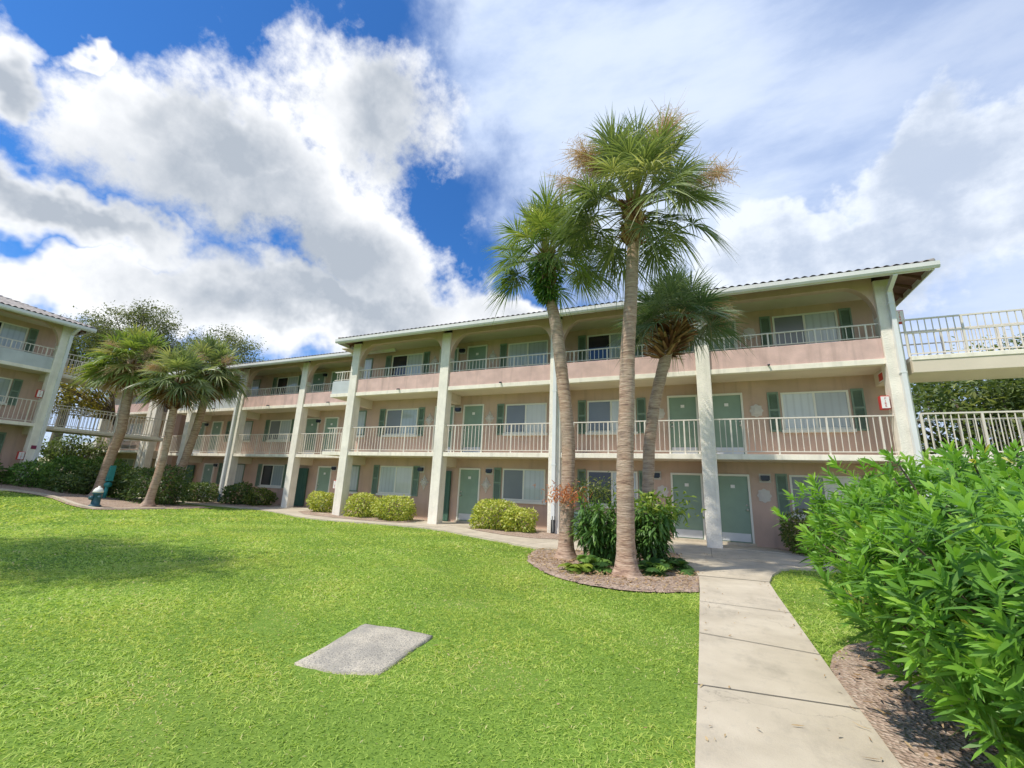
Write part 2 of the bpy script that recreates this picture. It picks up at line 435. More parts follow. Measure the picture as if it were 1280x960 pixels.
def sheet(name, poly, z0, z1, mat, kind='structure', drape=False):
    bm = bmesh.new()
    top = [bm.verts.new((x, y, z1 + (float(H(x, y)) if drape else 0))) for x, y in poly]
    bot = [bm.verts.new((x, y, z0 + (float(H(x, y)) if drape else 0))) for x, y in poly]
    f = bm.faces.new(top)
    n = len(poly)
    for k in range(n): bm.faces.new((top[k], bot[k], bot[(k + 1) % n], top[(k + 1) % n]))
    bm.faces.remove(f)
    for tri in tessellate_polygon([[Vector((x, y, 0)) for x, y in poly]]): bm.faces.new([top[q] for q in tri])
    bmesh.ops.recalc_face_normals(bm, faces=bm.faces)
    me = bpy.data.meshes.new(name); bm.to_mesh(me); bm.free(); me.materials.append(mat)
    return tag(link(name, me), kind=kind)


NEAR = smooth_line([(-31, 14.3), (-27, 14.2), (-23, 14.6), (-19.2, 14.45), (-16.5, 13.7), (-14.6, 12.85), (-12.6, 12.75), (-10, 13.15), (-8.5, 13.05), (-6.2, 12.0), (-4.9, 11.35), (-3.9, 10.85)], 2)
walk_near = NEAR + [(-3.2, 11.0), (-2.5, 11.5), (-1.5, 12.35), (-0.72, 12.5), (-0.5, 11.1)]
walk_poly = walk_near + [(-0.32, 10.2), (-0.17, 9.36), (0.99, 9.5), (1.15, 10.4), (1.45, 11.4), (1.75, 11.75), (2.6, 12.05), (5.0, 12.6), (12, 12.8), (12, 15.66), (-15.4, 15.66), (-15.4, 17.3), (-31, 17.3)]
sheet('facade_walk', walk_poly, -0.3, 0.035, M['concrete'])
sheet('front_path', [(-0.14, -6), (0.98, -6), (0.95, 5), (0.965, 8.4), (0.985, 9.49), (-0.17, 9.35), (-0.145, 7.9), (-0.13, 5)], -0.3, 0.031, M['concrete'])
mb = MB()
for (xa, ya, xb, yb) in ((-0.16, 4.17, 0.97, 4.33), (-0.14, 5.62, 0.96, 5.52), (-0.14, 7.2, 0.97, 7.2), (-0.13, 2.9, 0.98, 3.0), (-0.17, 9.355, 0.985, 9.495), (0.1, 12.2, 0.1, 14.3), (-0.6, 12.3, 1.9, 12.1),
                         (-4.4, 11.3, -4.0, 12.9), (-6.3, 12.2, -5.8, 13.0), (-8.6, 13.2, -8.6, 15.5), (2.6, 12.1, 2.3, 14.2)):
    d = np.array([xb - xa, yb - ya]); n = np.array([-d[1], d[0]]) / np.linalg.norm(d) * 0.006
    z = 0.0365
    mb.add([(xa - n[0], ya - n[1], z), (xb - n[0], yb - n[1], z), (xb + n[0], yb + n[1], z), (xa + n[0], ya + n[1], z)], [(0, 1, 2, 3)])
tag(mb.build('walk_joints', M['joint']), kind='structure')

PALM_BED = smooth_line([(-3.95, 10.75), (-3.75, 9.7), (-3.35, 8.75), (-2.5, 7.75), (-1.74, 7.42), (-1.0, 7.38), (-0.16, 8.0)], 2) + [(-0.17, 9.36), (-0.32, 10.2), (-0.5, 11.1), (-0.72, 12.5), (-1.5, 12.35), (-2.5, 11.5), (-3.2, 11.0)]
def ragged(pts, amp, n):
    out = []
    for k in range(n):
        (xa, ya), (xb, yb) = pts[k], pts[k + 1]
        for q in range(4):
            out.append((xa + (xb - xa) * q / 4 + random.uniform(-amp, amp), ya + (yb - ya) * q / 4 + random.uniform(-amp, amp)))
    return out + list(pts[n:])


PALM_EDGE = len(PALM_BED) - 7
PALM_BED = ragged(PALM_BED, 0.035, PALM_EDGE - 2)
SIDE_BED = smooth_line([(0.985, -1), (0.96, 2), (0.955, 4.6), (0.98, 5.5), (1.45, 6.4), (2.4, 6.9), (4.5, 7.2), (7, 7), (7, -1)], 1)
FAR_BED = smooth_line([(-20.9, 13.6), (-21.2, 11.7), (-21.6, 9.7), (-22.6, 9.15), (-25.2, 9.2), (-26.9, 8.0), (-27.2, 3), (-29.3, 2), (-29.3, 12), (-27, 14.1)], 1)


def bed(name, poly, amp=0.05, base=0.004):
    P = np.array(poly); x0, y0 = P.min(0); x1, y1 = P.max(0)
    bm = bmesh.new(); f = bm.faces.new([bm.verts.new((x, y, base + float(H(x, y)))) for x, y in poly])
    bmesh.ops.triangulate(bm, faces=[f])
    for _ in range(3):
        bmesh.ops.subdivide_edges(bm, edges=[e for e in bm.edges if e.calc_length() > 0.28], cuts=1, use_grid_fill=True)
    bmesh.ops.triangulate(bm, faces=bm.faces[:])
    for v in bm.verts:
        if not v.is_boundary:
            v.co.z = base + float(H(v.co.x, v.co.y)) + amp * (0.5 + 0.5 * math.sin(v.co.x * 5.1 + 1.3 * math.sin(v.co.y * 4))) * random.uniform(0.5, 1)
    me = bpy.data.meshes.new(name); bm.to_mesh(me); bm.free(); me.materials.append(M['mulch'])
    for p in me.polygons: p.use_smooth = True
    return tag(link(name, me), kind='structure')


bed('mulch_bed', PALM_BED); bed('mulch_bed', SIDE_BED, 0.04); bed('mulch_bed', FAR_BED, 0.04)
for poly in ([(-7.75, 15.64), (-7.75, 14.0), (-7.2, 13.55), (-5.9, 12.95), (-4.9, 12.75), (-4.0, 13.05), (-2.4, 13.75), (-1.15, 14.25), (-1.15, 15.64)],
             [(1.65, 15.64), (1.9, 15.1), (2.75, 14.1), (4.0, 13.7), (8, 13.5), (8, 15.64)],
             [(-14.2, 15.64), (-15.2, 15.3), (-17.2, 15.6), (-17.0, 14.8), (-15.6, 13.9), (-13.7, 13.6), (-11.8, 13.55), (-10.4, 13.9), (-10.2, 15.64)],
             [(-25.8, 17.25), (-25.8, 15.1), (-21.2, 15.0), (-20.3, 15.4), (-20.3, 17.25)]):
    bed('mulch_bed', poly, 0.04, 0.045)

kl = smooth_line([(-21.35, 11.7), (-21.75, 9.75), (-22.65, 9.25), (-25.2, 9.32), (-26.9, 8.1), (-27.2, 3.1)], 2)
kp = np.array(kl); kn = np.gradient(kp, axis=0); kn = norm(np.column_stack([kn[:, 1], -kn[:, 0]])) * -0.18
sheet('bed_kerb', [tuple(p) for p in kp] + [tuple(p) for p in (kp - kn)[::-1]], -0.1, 0.05, M['concrete'], drape=True)

# loose bark chips and fallen leaves on the palm bed
def scatter(poly, n):
    P = np.array(poly); lo, hi = P.min(0), P.max(0); q = rng.uniform(lo, hi, size=(n * 3, 2))
    q = q[inside(poly, q[:, 0], q[:, 1])][:n]; q = q + rng.normal(0, 0.06, q.shape)
    return q[(q[:, 0] < -0.17) | (q[:, 0] > 0.98)]


parts = []
for poly, n in ((PALM_BED, 2600), (SIDE_BED, 1800)):
    q = scatter(poly, n); N = len(q)
    Pz = np.column_stack([q, H(q[:, 0], q[:, 1]) + 0.05 + 0.012 * rng.random(N)])
    D = norm(np.column_stack([rng.normal(size=(N, 2)), 0.12 * rng.normal(size=N)])); S = norm(np.cross(D, np.array([0, 0, 1.0]) + 0.3 * rng.normal(size=(N, 3))))
    parts.append(strips(Pz, D, S, rng.uniform(0.03, 0.09, N), rng.uniform(0.012, 0.03, N), [(0, 0.6), (0.5, 1), (1, 0.4)], 0.2 * rng.normal(size=(N, 3)), rng.random(N)))
q = np.column_stack([rng.uniform(-0.12, 0.97, 150), rng.uniform(2.0, 13, 150)])
edge = rng.random(150) < 0.55; q[edge, 0] = np.where(rng.random(edge.sum()) < 0.5, -0.10 + 0.09 * rng.random(edge.sum()), 0.94 - 0.1 * rng.random(edge.sum()))
q = np.concatenate([q, np.column_stack([rng.uniform(-7, -0.3, 60), rng.uniform(2.4, 9, 60)])]); N = len(q)
D = norm(np.column_stack([rng.normal(size=(N, 2)), 0.05 * rng.normal(size=N)])); S = norm(np.cross(D, np.array([0, 0, 1.0]) + 0.25 * rng.normal(size=(N, 3))))
parts.append(strips(np.column_stack([q, np.where(q[:, 0] > -0.13, 0.045, 0.06)]), D, S, rng.uniform(0.02, 0.075, N), rng.uniform(0.005, 0.018, N), [(0, 0.4), (0.5, 1), (1, 0.2)], 0.15 * rng.normal(size=(N, 3)), rng.random(N)))
tag(link('bark_chips', np_mesh('bark_chips', parts, M['dryleaf'])), 'loose bark chips and fallen leaves on the mulch beds', 'mulch', kind='stuff')

# ------------------------------------------------------------------ lawn grass
SLAB_POLY = [(-3.22, 2.98), (-3.36, 3.62), (-3.47, 4.1), (-3.06, 4.17), (-2.6, 4.16), (-2.47, 3.16), (-2.82, 3.02)]
LAWN_A = [(-0.09, 0.3), (-0.10, 8.0)] + [p for p in PALM_BED[:len(PALM_BED) - 7]][::-1] + [p for p in NEAR[::-1] if p[0] > -20.5] + [(-20.9, 13.6), (-21.2, 11.7), (-21.6, 9.7), (-22.6, 9.15), (-25.2, 9.2), (-26.9, 8.0), (-27.2, 3), (-14, -2), (-6, -1)]
LAWN_B = [(0.92, 5.0), (0.94, 9.5), (1.15, 10.4), (1.45, 11.4), (1.75, 11.75), (2.6, 12.05), (5, 12.6), (12, 12.8), (12, 7), (4.5, 7.2), (2.4, 6.7), (1.45, 6.1), (1.1, 5.3)]


def mow_noise(x, y):
    return 0.5 + 0.25 * np.sin(x * 1.9 + 2.1 * np.sin(y * 0.9)) + 0.25 * np.sin(y * 2.7 + 1.7 * np.sin(x * 1.3 + 0.6))


gparts = []
for poly, zones in ((LAWN_A, ((0.3, 4.2, 9500, 0.0058, 0.030), (4.2, 6.5, 5200, 0.0074, 0.034), (6.5, 10, 2200, 0.0105, 0.040), (10, 17, 620, 0.017, 0.056), (17, 40, 210, 0.032, 0.07))),
                    (LAWN_B, ((4, 8.5, 1700, 0.009, 0.06), (8.5, 15, 800, 0.013, 0.06)))):
    A = np.array(poly); lo, hi = A.min(0), A.max(0)
    for r0, r1, dens, wid, hgt in zones:
        n = int((hi[0] - lo[0]) * (hi[1] - lo[1]) * dens)
        n = min(n, 1400000)
        q = rng.uniform(lo, hi, size=(n, 2))
        d = np.hypot(q[:, 0], q[:, 1])
        k = (d >= r0) & (d < r1); q = q[k]
        P3 = np.column_stack([q, H(q[:, 0], q[:, 1])])
        q = q[in_view(P3)]
        jit = 0.05 * rng.normal(size=len(q)) + 0.07 * np.sin(q[:, 0] * 5.3 + 2 * np.sin(q[:, 1] * 4.1)) + 0.05 * np.sin(q[:, 0] * 17 + 3 * np.sin(q[:, 1] * 9)) + 0.04 * np.sin(q[:, 1] * 23)
        ok_path = (q[:, 0] < -0.115 + 0.22 * jit) | (q[:, 0] > 0.955 + 0.22 * jit)
        k = inside(poly, q[:, 0] + jit * (np.abs(q[:, 0]) > 1.6), q[:, 1] - 0.08 + jit) & ~inside(SLAB_POLY, q[:, 0] + jit, q[:, 1] + jit) & ok_path; q = q[k]
        N = len(q)
        if not N: continue
        mn = mow_noise(q[:, 0], q[:, 1])
        P3 = np.column_stack([q, H(q[:, 0], q[:, 1]) - 0.02])
        az = rng.uniform(0, 2 * np.pi, N); lean = rng.uniform(0.3, 1.9, N)
        D = norm(np.column_stack([np.cos(az) * lean, np.sin(az) * lean, np.ones(N)]))
        S = norm(np.cross(D, np.column_stack([np.cos(az + rng.normal(0, 0.6, N)), np.sin(az), np.full(N, 0.3)])))
        L = hgt * rng.uniform(0.6, 1.35, N) * (0.75 + 0.5 * mn)
        B = np.column_stack([np.cos(az) * 0.35, np.sin(az) * 0.35, np.full(N, -0.35)])
        # tufts and thin spots a hand's breadth across
        tuft = 0.5 + 0.25 * np.sin(q[:, 0] * 31 + 2.5 * np.sin(q[:, 1] * 13)) + 0.25 * np.sin(q[:, 1] * 37 + 2.5 * np.sin(q[:, 0] * 11 + 1))
        worn = smooth((np.sin(q[:, 0] * 2.3 + 1.2 * np.sin(q[:, 1] * 3.1)) * np.sin(q[:, 1] * 1.9 + 0.8) - 0.62) / 0.25)
        L = L * (0.72 + 0.65 * tuft) * (1 - 0.45 * worn)
        # faint wheel and mowing lines
        ln = np.sin((q[:, 0] * 0.52 + q[:, 1] * 0.85) * 8.5 + 0.9 * np.sin(q[:, 0] * 1.1) + 0.6 * np.sin(q[:, 1] * 2.3)) * np.clip(np.sin(q[:, 0] * 0.9 + q[:, 1] * 1.7) + 0.5, 0, 1)
        L = L * (1 - 0.35 * np.clip(ln, 0, 1) ** 2); mn = np.clip(mn - 0.45 * np.clip(ln, 0, 1) ** 3, 0, 1)
        rn = np.clip(0.16 + 0.36 * mn + 0.30 * tuft + rng.normal(0, 0.22, N), 0, 0.97); rn[rng.random(N) < 0.12 * worn] = 1.0
        rn[rng.random(N) < 0.012] = 1.0
        gparts.append(strips(P3, D, S, L, wid * rng.uniform(0.7, 1.3, N), [(0, 0.7), (0.55, 1.0), (1, 0.12)], B, rn))
tag(link('grass', np_mesh('grass', gparts, M['grass'])), 'bright green mown grass covering the court lawn', 'grass', kind='stuff')
print('grass blades', sum(len(p[2]) for p in gparts) // 6)

# concrete cover set in the lawn
bm = bmesh.new(); rings = []
ctr = np.array([-3.02, 3.6])
fine = []
for (xa, ya), (xb, yb) in zip(SLAB_POLY, SLAB_POLY[1:] + SLAB_POLY[:1]):
    for q in range(6): fine.append((xa + (xb - xa) * q / 6 + random.uniform(-0.012, 0.012), ya + (yb - ya) * q / 6 + random.uniform(-0.012, 0.012)))
for sc_, zz in ((0.97, -0.1), (0.97, 0.0), (0.9, 0.008), (0.72, 0.022), (0.5, 0.04), (0.25, 0.05)):
    rings.append([bm.verts.new((ctr[0] + (x - ctr[0]) * sc_, ctr[1] + (y - ctr[1]) * sc_, zz)) for x, y in fine])
n = len(fine)
for ra, rb_ in zip(rings[:-1], rings[1:]):
    for k in range(n): bm.faces.new((ra[k], ra[(k + 1) % n], rb_[(k + 1) % n], rb_[k]))
bm.faces.new(rings[-1]); bmesh.ops.recalc_face_normals(bm, faces=bm.faces)
me = bpy.data.meshes.new('concrete_cover'); bm.to_mesh(me); bm.free(); me.materials.append(M['slabcover'])
for p in me.polygons: p.use_smooth = True
tag(link('concrete_cover', me), 'rough grey concrete cover sunk into the lawn', 'concrete slab')

# ------------------------------------------------------------------ building parts shared by all wings
FLOOR = (0.06, 2.73, 5.38); SLAB_B = (None, 2.57, 5.22)
WZ = (1.02, 3.60, 6.21); WH = 1.19; DZ = (0.13, 2.775, 5.40)
WW = 1.77; WALL_Y = 1.30


def win_frame():
    m = MB(); t = 0.055
    m.box(0, WW, -0.03, 0.05, 0, t).box(0, WW, -0.03, 0.05, WH - t, WH).box(0, t, -0.03, 0.05, t, WH - t).box(WW - t, WW, -0.03, 0.05, t, WH - t)
    m.box(WW / 2 - 0.03, WW / 2 + 0.03, -0.022, 0.05, t, WH - t)
    return m.mesh('window', M['trim'])


ME_WIN = win_frame()
ME_SILL = MB().box(-0.06, WW + 0.06, -0.09, 0.0, -0.1, -0.005).mesh('sill', M['trim'])
def pane_mesh(k):
    return MB().box(0.057, WW / 2 - 0.032, -0.016, -0.006, 0.057, WH - 0.057).mesh('pane', M[k])
ME_PANE = {k: pane_mesh(k) for k in ('p_blind', 'p_screen', 'p_dark', 'p_curtain', 'p_grey')}


def shutter_mesh():
    m = MB(); w, h = 0.31, 1.28
    m.box(0, 0.045, -0.04, 0, 0, h).box(w - 0.045, w, -0.04, 0, 0, h)
    for z in (0, h * 0.52, h - 0.06): m.box(0.045, w - 0.045, -0.038, 0, z, z + 0.06)
    z = 0.07
    while z < h - 0.09:
        if not (h * 0.52 - 0.02 < z < h * 0.52 + 0.06):
            m.add([(0.045, -0.034, z), (w - 0.045, -0.034, z), (w - 0.045, -0.008, z + 0.035), (0.045, -0.008, z + 0.035)], [(0, 1, 2, 3)])
        z += 0.042
    m.box(0.045, w - 0.045, -0.006, 0, 0.06, h - 0.06)
    return m.mesh('shutter', M['shutter'])


ME_SHUT = shutter_mesh()
DW, DH = 0.86, 2.0
ME_DOOR = MB().box(0, DW, 0.0, 0.045, 0, DH).mesh('door', M['green'])
ME_DFRAME = MB().box(-0.06, 0, -0.04, 0.05, 0, DH + 0.065).box(DW, DW + 0.06, -0.04, 0.05, 0, DH + 0.065).box(0, DW, -0.04, 0.05, DH, DH + 0.065).mesh('door_frame', M['trim'])
ME_KICK = MB().box(0.03, DW - 0.03, -0.012, 0.0, 0.03, 0.27).mesh('kick_plate', M['kick'])
ME_KNOB = MB().tube([(0, 0, 0), (0, -0.045, 0), (0, -0.05, 0), (0, -0.065, 0), (0, -0.085, 0)], [0.024, 0.016, 0.02, 0.034, 0.02], 10).mesh('handle', M['chrome'])
ME_LOCK = MB().tube([(0, 0, 0), (0, -0.02, 0)], 0.028, 10).mesh('lock', M['chrome'])
ME_NUM = MB().box(-0.06, 0.06, -0.012, 0, -0.05, 0.05).mesh('number_plate', M['white'])
ME_LAMP = MB().box(-0.12, 0.12, -0.11, 0, 0, 0.13).box(-0.09, 0.09, -0.09, 0, -0.03, 0).mesh('wall_lamp', M['lamp'])
ME_LAMPBACK = MB().box(-0.16, 0.16, -0.012, 0, -0.08, 0.19).mesh('back_plate', M['plaque'])


def plaque_mesh(diamond):
    m = MB(); n = 32
    prof = []
    for k in range(n):
        t = 2 * math.pi * k / n
        if diamond:
            r = 0.20 / max(abs(math.cos(t)) / 1.0 + abs(math.sin(t)) / 1.45, 1e-6) * (1 + 0.12 * math.cos(8 * t))
        else:
            r = 0.185 * (1 + 0.09 * math.cos(8 * t)) * (1.08 if abs(math.sin(t)) > .7 else 1)
        prof.append((r * math.cos(t), r * math.sin(t)))
    for s, y in ((1.0, 0.03), (0.72, 0.055), (0.38, 0.075)):
        m.prism([(x * s, z * s) for x, z in prof], -y, 0.0)
    for k in range(8):
        t = math.pi / 4 * k
        if not diamond: continue
        m.tube([(0.06 * math.cos(t), -0.07, 0.06 * math.sin(t)), (0.15 * math.cos(t), -0.045, 0.17 * math.sin(t))], [0.016, 0.03], 6)
    return m.mesh('wall_plaque', M['plaque'])


ME_PLQ = {d: plaque_mesh(d) for d in (True, False)}


class Wing:
    """One straight run of three storeys: x along the front, y into the building, z up (own coordinates + an offset)."""
    def __init__(self, root, oy=0.0, oz=0.0): self.r, self.oy, self.oz = root, oy, oz

    def put(self, name, me, x, y, z, parent=None):
        if parent is None: return link(name, me, self.r, (x, y + self.oy, z + self.oz))
        return link(name, me, parent, (x, y, z))

    def mb(self, m, name, mat, bevel=0.0):
        return m.build(name, mat, self.r, (0, self.oy, self.oz), bevel)

    def window(self, x, fl, left='p_screen', right='p_blind'):
        right = right if right != 'p_blind' else ('p_blind', 'p_curtain', 'p_grey', 'p_blind')[int(abs(x * 7.3) + fl * 5) % 4]
        w = self.put('window', ME_WIN, x, WALL_Y, WZ[fl])
        self.put('pane', ME_PANE[left], 0, 0, 0, w); self.put('pane', ME_PANE[right], WW / 2 - 0.028, 0, 0, w)
        self.put('sill', ME_SILL, 0, 0, 0, w)
        return w

    def side_window(self, x0, x1, fl):
        m = MB(); z0, z1, t = 0, WH, 0.06; w = x1 - x0
        m.box(0, w, -0.03, 0.05, 0, t).box(0, w, -0.03, 0.05, WH - t, WH).box(0, t, -0.03, 0.05, t, WH - t).box(w - t, w, -0.03, 0.05, t, WH - t)
        o = self.put('window', m.mesh('window', M['shutter']), x0, WALL_Y, WZ[fl])
        self.put('pane', MB().box(t, w - t, -0.016, -0.006, t, WH - t).mesh('pane', M['p_blind']), 0, 0, 0, o)
        self.put('sill', MB().box(-0.04, w + 0.04, -0.08, 0, -0.1, -0.004).mesh('sill', M['trim']), 0, 0, 0, o)

    def shutter(self, x, fl): self.put('shutter', ME_SHUT, x, WALL_Y - 0.002, WZ[fl] - 0.06)

    def door(self, x, fl, knob_left=False):
        d = self.put('door', ME_DOOR, x, WALL_Y - 0.03, DZ[fl])
        self.put('door_frame', ME_DFRAME, 0, 0, 0, d); self.put('kick_plate', ME_KICK, 0, -0.002, 0, d)
        self.put('handle', ME_KNOB, 0.07 if knob_left else DW - 0.07, -0.002, 0.98, d)
        self.put('lock', ME_LOCK, 0.07 if knob_left else DW - 0.07, -0.002, 1.12, d)
        self.put('number_plate', ME_NUM, DW / 2, -0.002, 1.68, d)
        if fl == 0:
            self.put('threshold', MB().box(-0.1, DW + 0.1, -0.12, 0.03, -0.1, -0.004).mesh('threshold', M['concrete']), 0, 0, 0, d)

    def gate(self, x0, x1, fl):
        m = MB(); w = x1 - x0; n = max(3, round(w / 0.13)); p = w / n
        for k in range(n): m.box(k * p + 0.006, (k + 1) * p - 0.006, -0.02 + 0.006 * (k % 2), 0.02, 0, 1.98)
        for z in (0.2, 1.0, 1.75): m.box(0, w, 0.021, 0.045, z, z + 0.1)
        m.box(0, w, 0.047, 0.06, 0, 1.98)
        self.put('board_gate', m.mesh('board_gate', M['darkgreen']), x0, WALL_Y - 0.1, DZ[fl] - 0.05)

    def lamp(self, x, fl, z=None):
        l = self.put('wall_lamp', ME_LAMP, x, WALL_Y - 0.015, (FLOOR[fl] + 1.98) if z is None else z)
        self.put('back_plate', ME_LAMPBACK, 0, 0.012, 0, l)

    def plaque(self, x, fl, diamond): self.put('wall_plaque', ME_PLQ[diamond], x, WALL_Y, FLOOR[fl] + 1.5)

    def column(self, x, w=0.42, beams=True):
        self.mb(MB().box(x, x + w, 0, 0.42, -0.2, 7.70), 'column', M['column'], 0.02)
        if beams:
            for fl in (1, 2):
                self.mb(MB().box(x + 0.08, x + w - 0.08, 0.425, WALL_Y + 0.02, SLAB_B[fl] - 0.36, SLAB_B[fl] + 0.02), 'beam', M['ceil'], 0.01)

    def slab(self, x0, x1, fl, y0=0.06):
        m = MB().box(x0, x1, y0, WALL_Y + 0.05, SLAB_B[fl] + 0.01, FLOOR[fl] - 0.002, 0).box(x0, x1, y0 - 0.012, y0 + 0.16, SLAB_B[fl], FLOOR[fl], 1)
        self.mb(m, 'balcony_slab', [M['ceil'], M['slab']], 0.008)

    def railing(self, x0, x1, fl, y=0.13):
        m = MB(); zb = FLOOR[fl]; top = zb + 1.08; low = zb + 0.07
        if fl == 2: low = zb + 0.645
        if fl == 2: top = zb + 1.06
        m.box(x0, x1, y - 0.022, y + 0.022, top - 0.035, top).box(x0, x1, y - 0.016, y + 0.016, low, low + 0.028)
        n = max(2, round((x1 - x0) / 0.152)); p = (x1 - x0) / n
        for k in range(n + 1):
            x = x0 + k * p
            if k % 8 == 3:
                m.box(x - 0.022, x + 0.022, y - 0.02, y + 0.02, zb + (0.605 if fl == 2 else 0.0), top - 0.036)
            elif 0 < k < n:
                m.box(x - 0.0095, x + 0.0095, y - 0.0095, y + 0.0095, low + 0.029, top - 0.036)
        return self.mb(m, 'railing', M['rail'])

    def parapet(self, x0, x1, mat='parapet', z=0.0):
        m = MB().box(x0, x1, 0.08, 0.22, FLOOR[2] + 0.002 + z, FLOOR[2] + 0.60 + z)
        o = self.mb(m, 'parapet', M[mat], 0.012)
        if mat == 'patch': o['label'] = 'balcony parapet painted grey white'
        return o

    def drain(self, x, fl=2):
        self.mb(MB().tube([(x, 0.06, FLOOR[fl] + 0.03), (x, -0.10, FLOOR[fl] - 0.01)], 0.028, 8), 'drain_spout', M['lamp'])

    def arch(self, x0, x1):
        """Header wall between two columns with a rounded lower corner at each end."""
        zt, zb, rx, rz = 7.93, 7.62, 0.74, 1.0
        pts = [(x0, zt), (x0, zb - rz)]
        for k in range(1, 11):
            t = math.pi / 2 * k / 10
            pts.append((x0 + rx * (1 - math.cos(t)), zb - rz + rz * math.sin(t)))
        for k in range(0, 11):
            t = math.pi / 2 * (1 - k / 10)
            pts.append((x1 - rx * (1 - math.cos(t)), zb - rz + rz * math.sin(t)))
        pts += [(x1, zt)]
        # build as strips so that the concave outline stays clean
        m = MB(); y0, y1 = 0.09, 0.34
        low = pts[1:-1]
        for (xa, za), (xb, zb2) in zip(low[:-1], low[1:]):
            if xb - xa < 1e-6: continue
            m.add([(xa, y0, za), (xb, y0, zb2), (xb, y0, zt), (xa, y0, zt), (xa, y1, za), (xb, y1, zb2), (xb, y1, zt), (xa, y1, zt)],
                  [(0, 1, 2, 3), (7, 6, 5, 4), (0, 4, 5, 1), (3, 2, 6, 7)])
        me = m.mesh('arch_header', M['header'])
        bm = bmesh.new(); bm.from_mesh(me); bmesh.ops.remove_doubles(bm, verts=bm.verts, dist=1e-4); bm.to_mesh(me); bm.free()
        self.put('arch_header', me, 0, 0, 0)

    def shell(self, x0, x1, depth=11.0, left=True, right=True):
        m = MB().box(x0, x1, WALL_Y, WALL_Y + 0.2, -0.2, 7.95).box(x0, x1, depth, depth + 0.2, -0.2, 7.95)
        if left: m.box(x0, x0 + 0.2, WALL_Y + 0.2, depth, -0.2, 7.95)
        if right: m.box(x1 - 0.2, x1, WALL_Y + 0.2, depth, -0.2, 7.95)
        self.mb(m, 'wall', M['wall'])
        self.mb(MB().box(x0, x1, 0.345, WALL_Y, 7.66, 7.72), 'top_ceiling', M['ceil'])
        self.mb(MB().box(x0 - 0.0, x1, 0.06, WALL_Y, -0.2, 0.05), 'ground_floor_slab', M['concrete'])

    def roof(self, x0, x1, left_hip=True, right_hip=True, y0=-0.64, y1=12.0, z=7.70, slope=0.36):
        ym = (y0 + y1) / 2; run = ym - y0; period, seg = 0.21, 6
        V, Fq = [], []

        def face(u0, u1, fun, lim_l, lim_r):
            n = max(8, int((u1 - u0) / period * seg)); us = np.linspace(u0, u1, n + 1); rows = 5
            base = len(V)
            for u in us:
                top = min(run, (u - u0) if lim_l else 1e9, (u1 - u) if lim_r else 1e9)
                for k in range(rows + 1):
                    d = top * k / rows
                    h = 0.062 * abs(math.sin(math.pi * u / period)) + 0.045
                    V.append(fun(u, d, z + slope * d + h))
            for a in range(n):
                for k in range(rows):
                    q = base + a * (rows + 1) + k
                    Fq.append((q, q + rows + 1, q + rows + 2, q + 1))
        face(x0, x1, lambda u, d, h: (u, y0 - 0.05 + d, h), left_hip, right_hip)
        face(x0, x1, lambda u, d, h: (u, y1 - d, h), left_hip, right_hip)
        if left_hip: face(y0, y1, lambda u, d, h: (x0 + d, u, h), True, True)
        if right_hip: face(y0, y1, lambda u, d, h: (x1 - d, u, h), True, True)
        m = MB(); m.add(V, Fq, 0)
        me = m.mesh('roof', M['tile']); ro = self.put('roof', me, 0, 0, 0)
        # hip and ridge caps
        m = MB(); xl, xr = (x0 + run if left_hip else x0), (x1 - run if right_hip else x1)
        lines = [((xl, ym), (xr, ym), 1, 1)]
        for on, xe, xi in ((left_hip, x0, xl), (right_hip, x1, xr)):
            if on: lines += [((xe, y0), (xi, ym), 0, 1), ((xe, y1), (xi, ym), 0, 1)]
        for (pa, pb, da, db) in lines:
            L = math.hypot(pb[0] - pa[0], pb[1] - pa[1]); n = max(2, int(L / 0.34))
            for k in range(n):
                t0, t1 = k / n, (k + 1.12) / n
                f = lambda t: (pa[0] + (pb[0] - pa[0]) * t, pa[1] + (pb[1] - pa[1]) * t, z + slope * run * (da + (db - da) * t) + 0.05)
                m.tube([f(t0), f(min(t1, 1))], [0.10, 0.075], 8)
        self.put('ridge_caps', m.mesh('ridge_caps', M['tile']), 0, 0, 0, ro)
        # boarded underside of the overhang, rafters, gutter
        m = MB(); e, ei = 0.02, 1.0
        def under(u, d): return z - 0.03 + slope * d
        ov = 0.9
        m.add([(x0, y0, under(0, 0)), (x1, y0, under(0, 0)), (x1 - ov * right_hip, y0 + ov, under(0, ov)), (x0 + ov * left_hip, y0 + ov, under(0, ov))], [(0, 1, 2, 3)])
        if right_hip: m.add([(x1, y0, under(0, 0)), (x1, y1, under(0, 0)), (x1 - ov, y1 - ov, under(0, ov)), (x1 - ov, y0 + ov, under(0, ov))], [(0, 1, 2, 3)])
        if left_hip: m.add([(x0, y0, under(0, 0)), (x0, y1, under(0, 0)), (x0 + ov, y1 - ov, under(0, ov)), (x0 + ov, y0 + ov, under(0, ov))], [(3, 2, 1, 0)])
        def rafter(xa, ya, xb, yb):
            d = Vector((xb - xa, yb - ya)).normalized(); nrm = Vector((-d.y, d.x)) * 0.025
            za, zb = under(0, 0.03), under(0, ov)
            vs = []
            for (x, y, zz) in ((xa, ya, za), (xb, yb, zb)):
                for s in (-1, 1):
                    for dz in (-0.11, -0.004): vs.append((x + nrm.x * s, y + nrm.y * s, zz + dz))
            m.add(vs, [(0, 1, 3, 2), (4, 6, 7, 5), (0, 4, 5, 1), (2, 3, 7, 6), (0, 2, 6, 4), (1, 5, 7, 3)])
        u = x0 + 0.5
        while u < x1 - 0.3: rafter(u, y0 + 0.03, u, y0 + ov - 0.2); u += 0.61
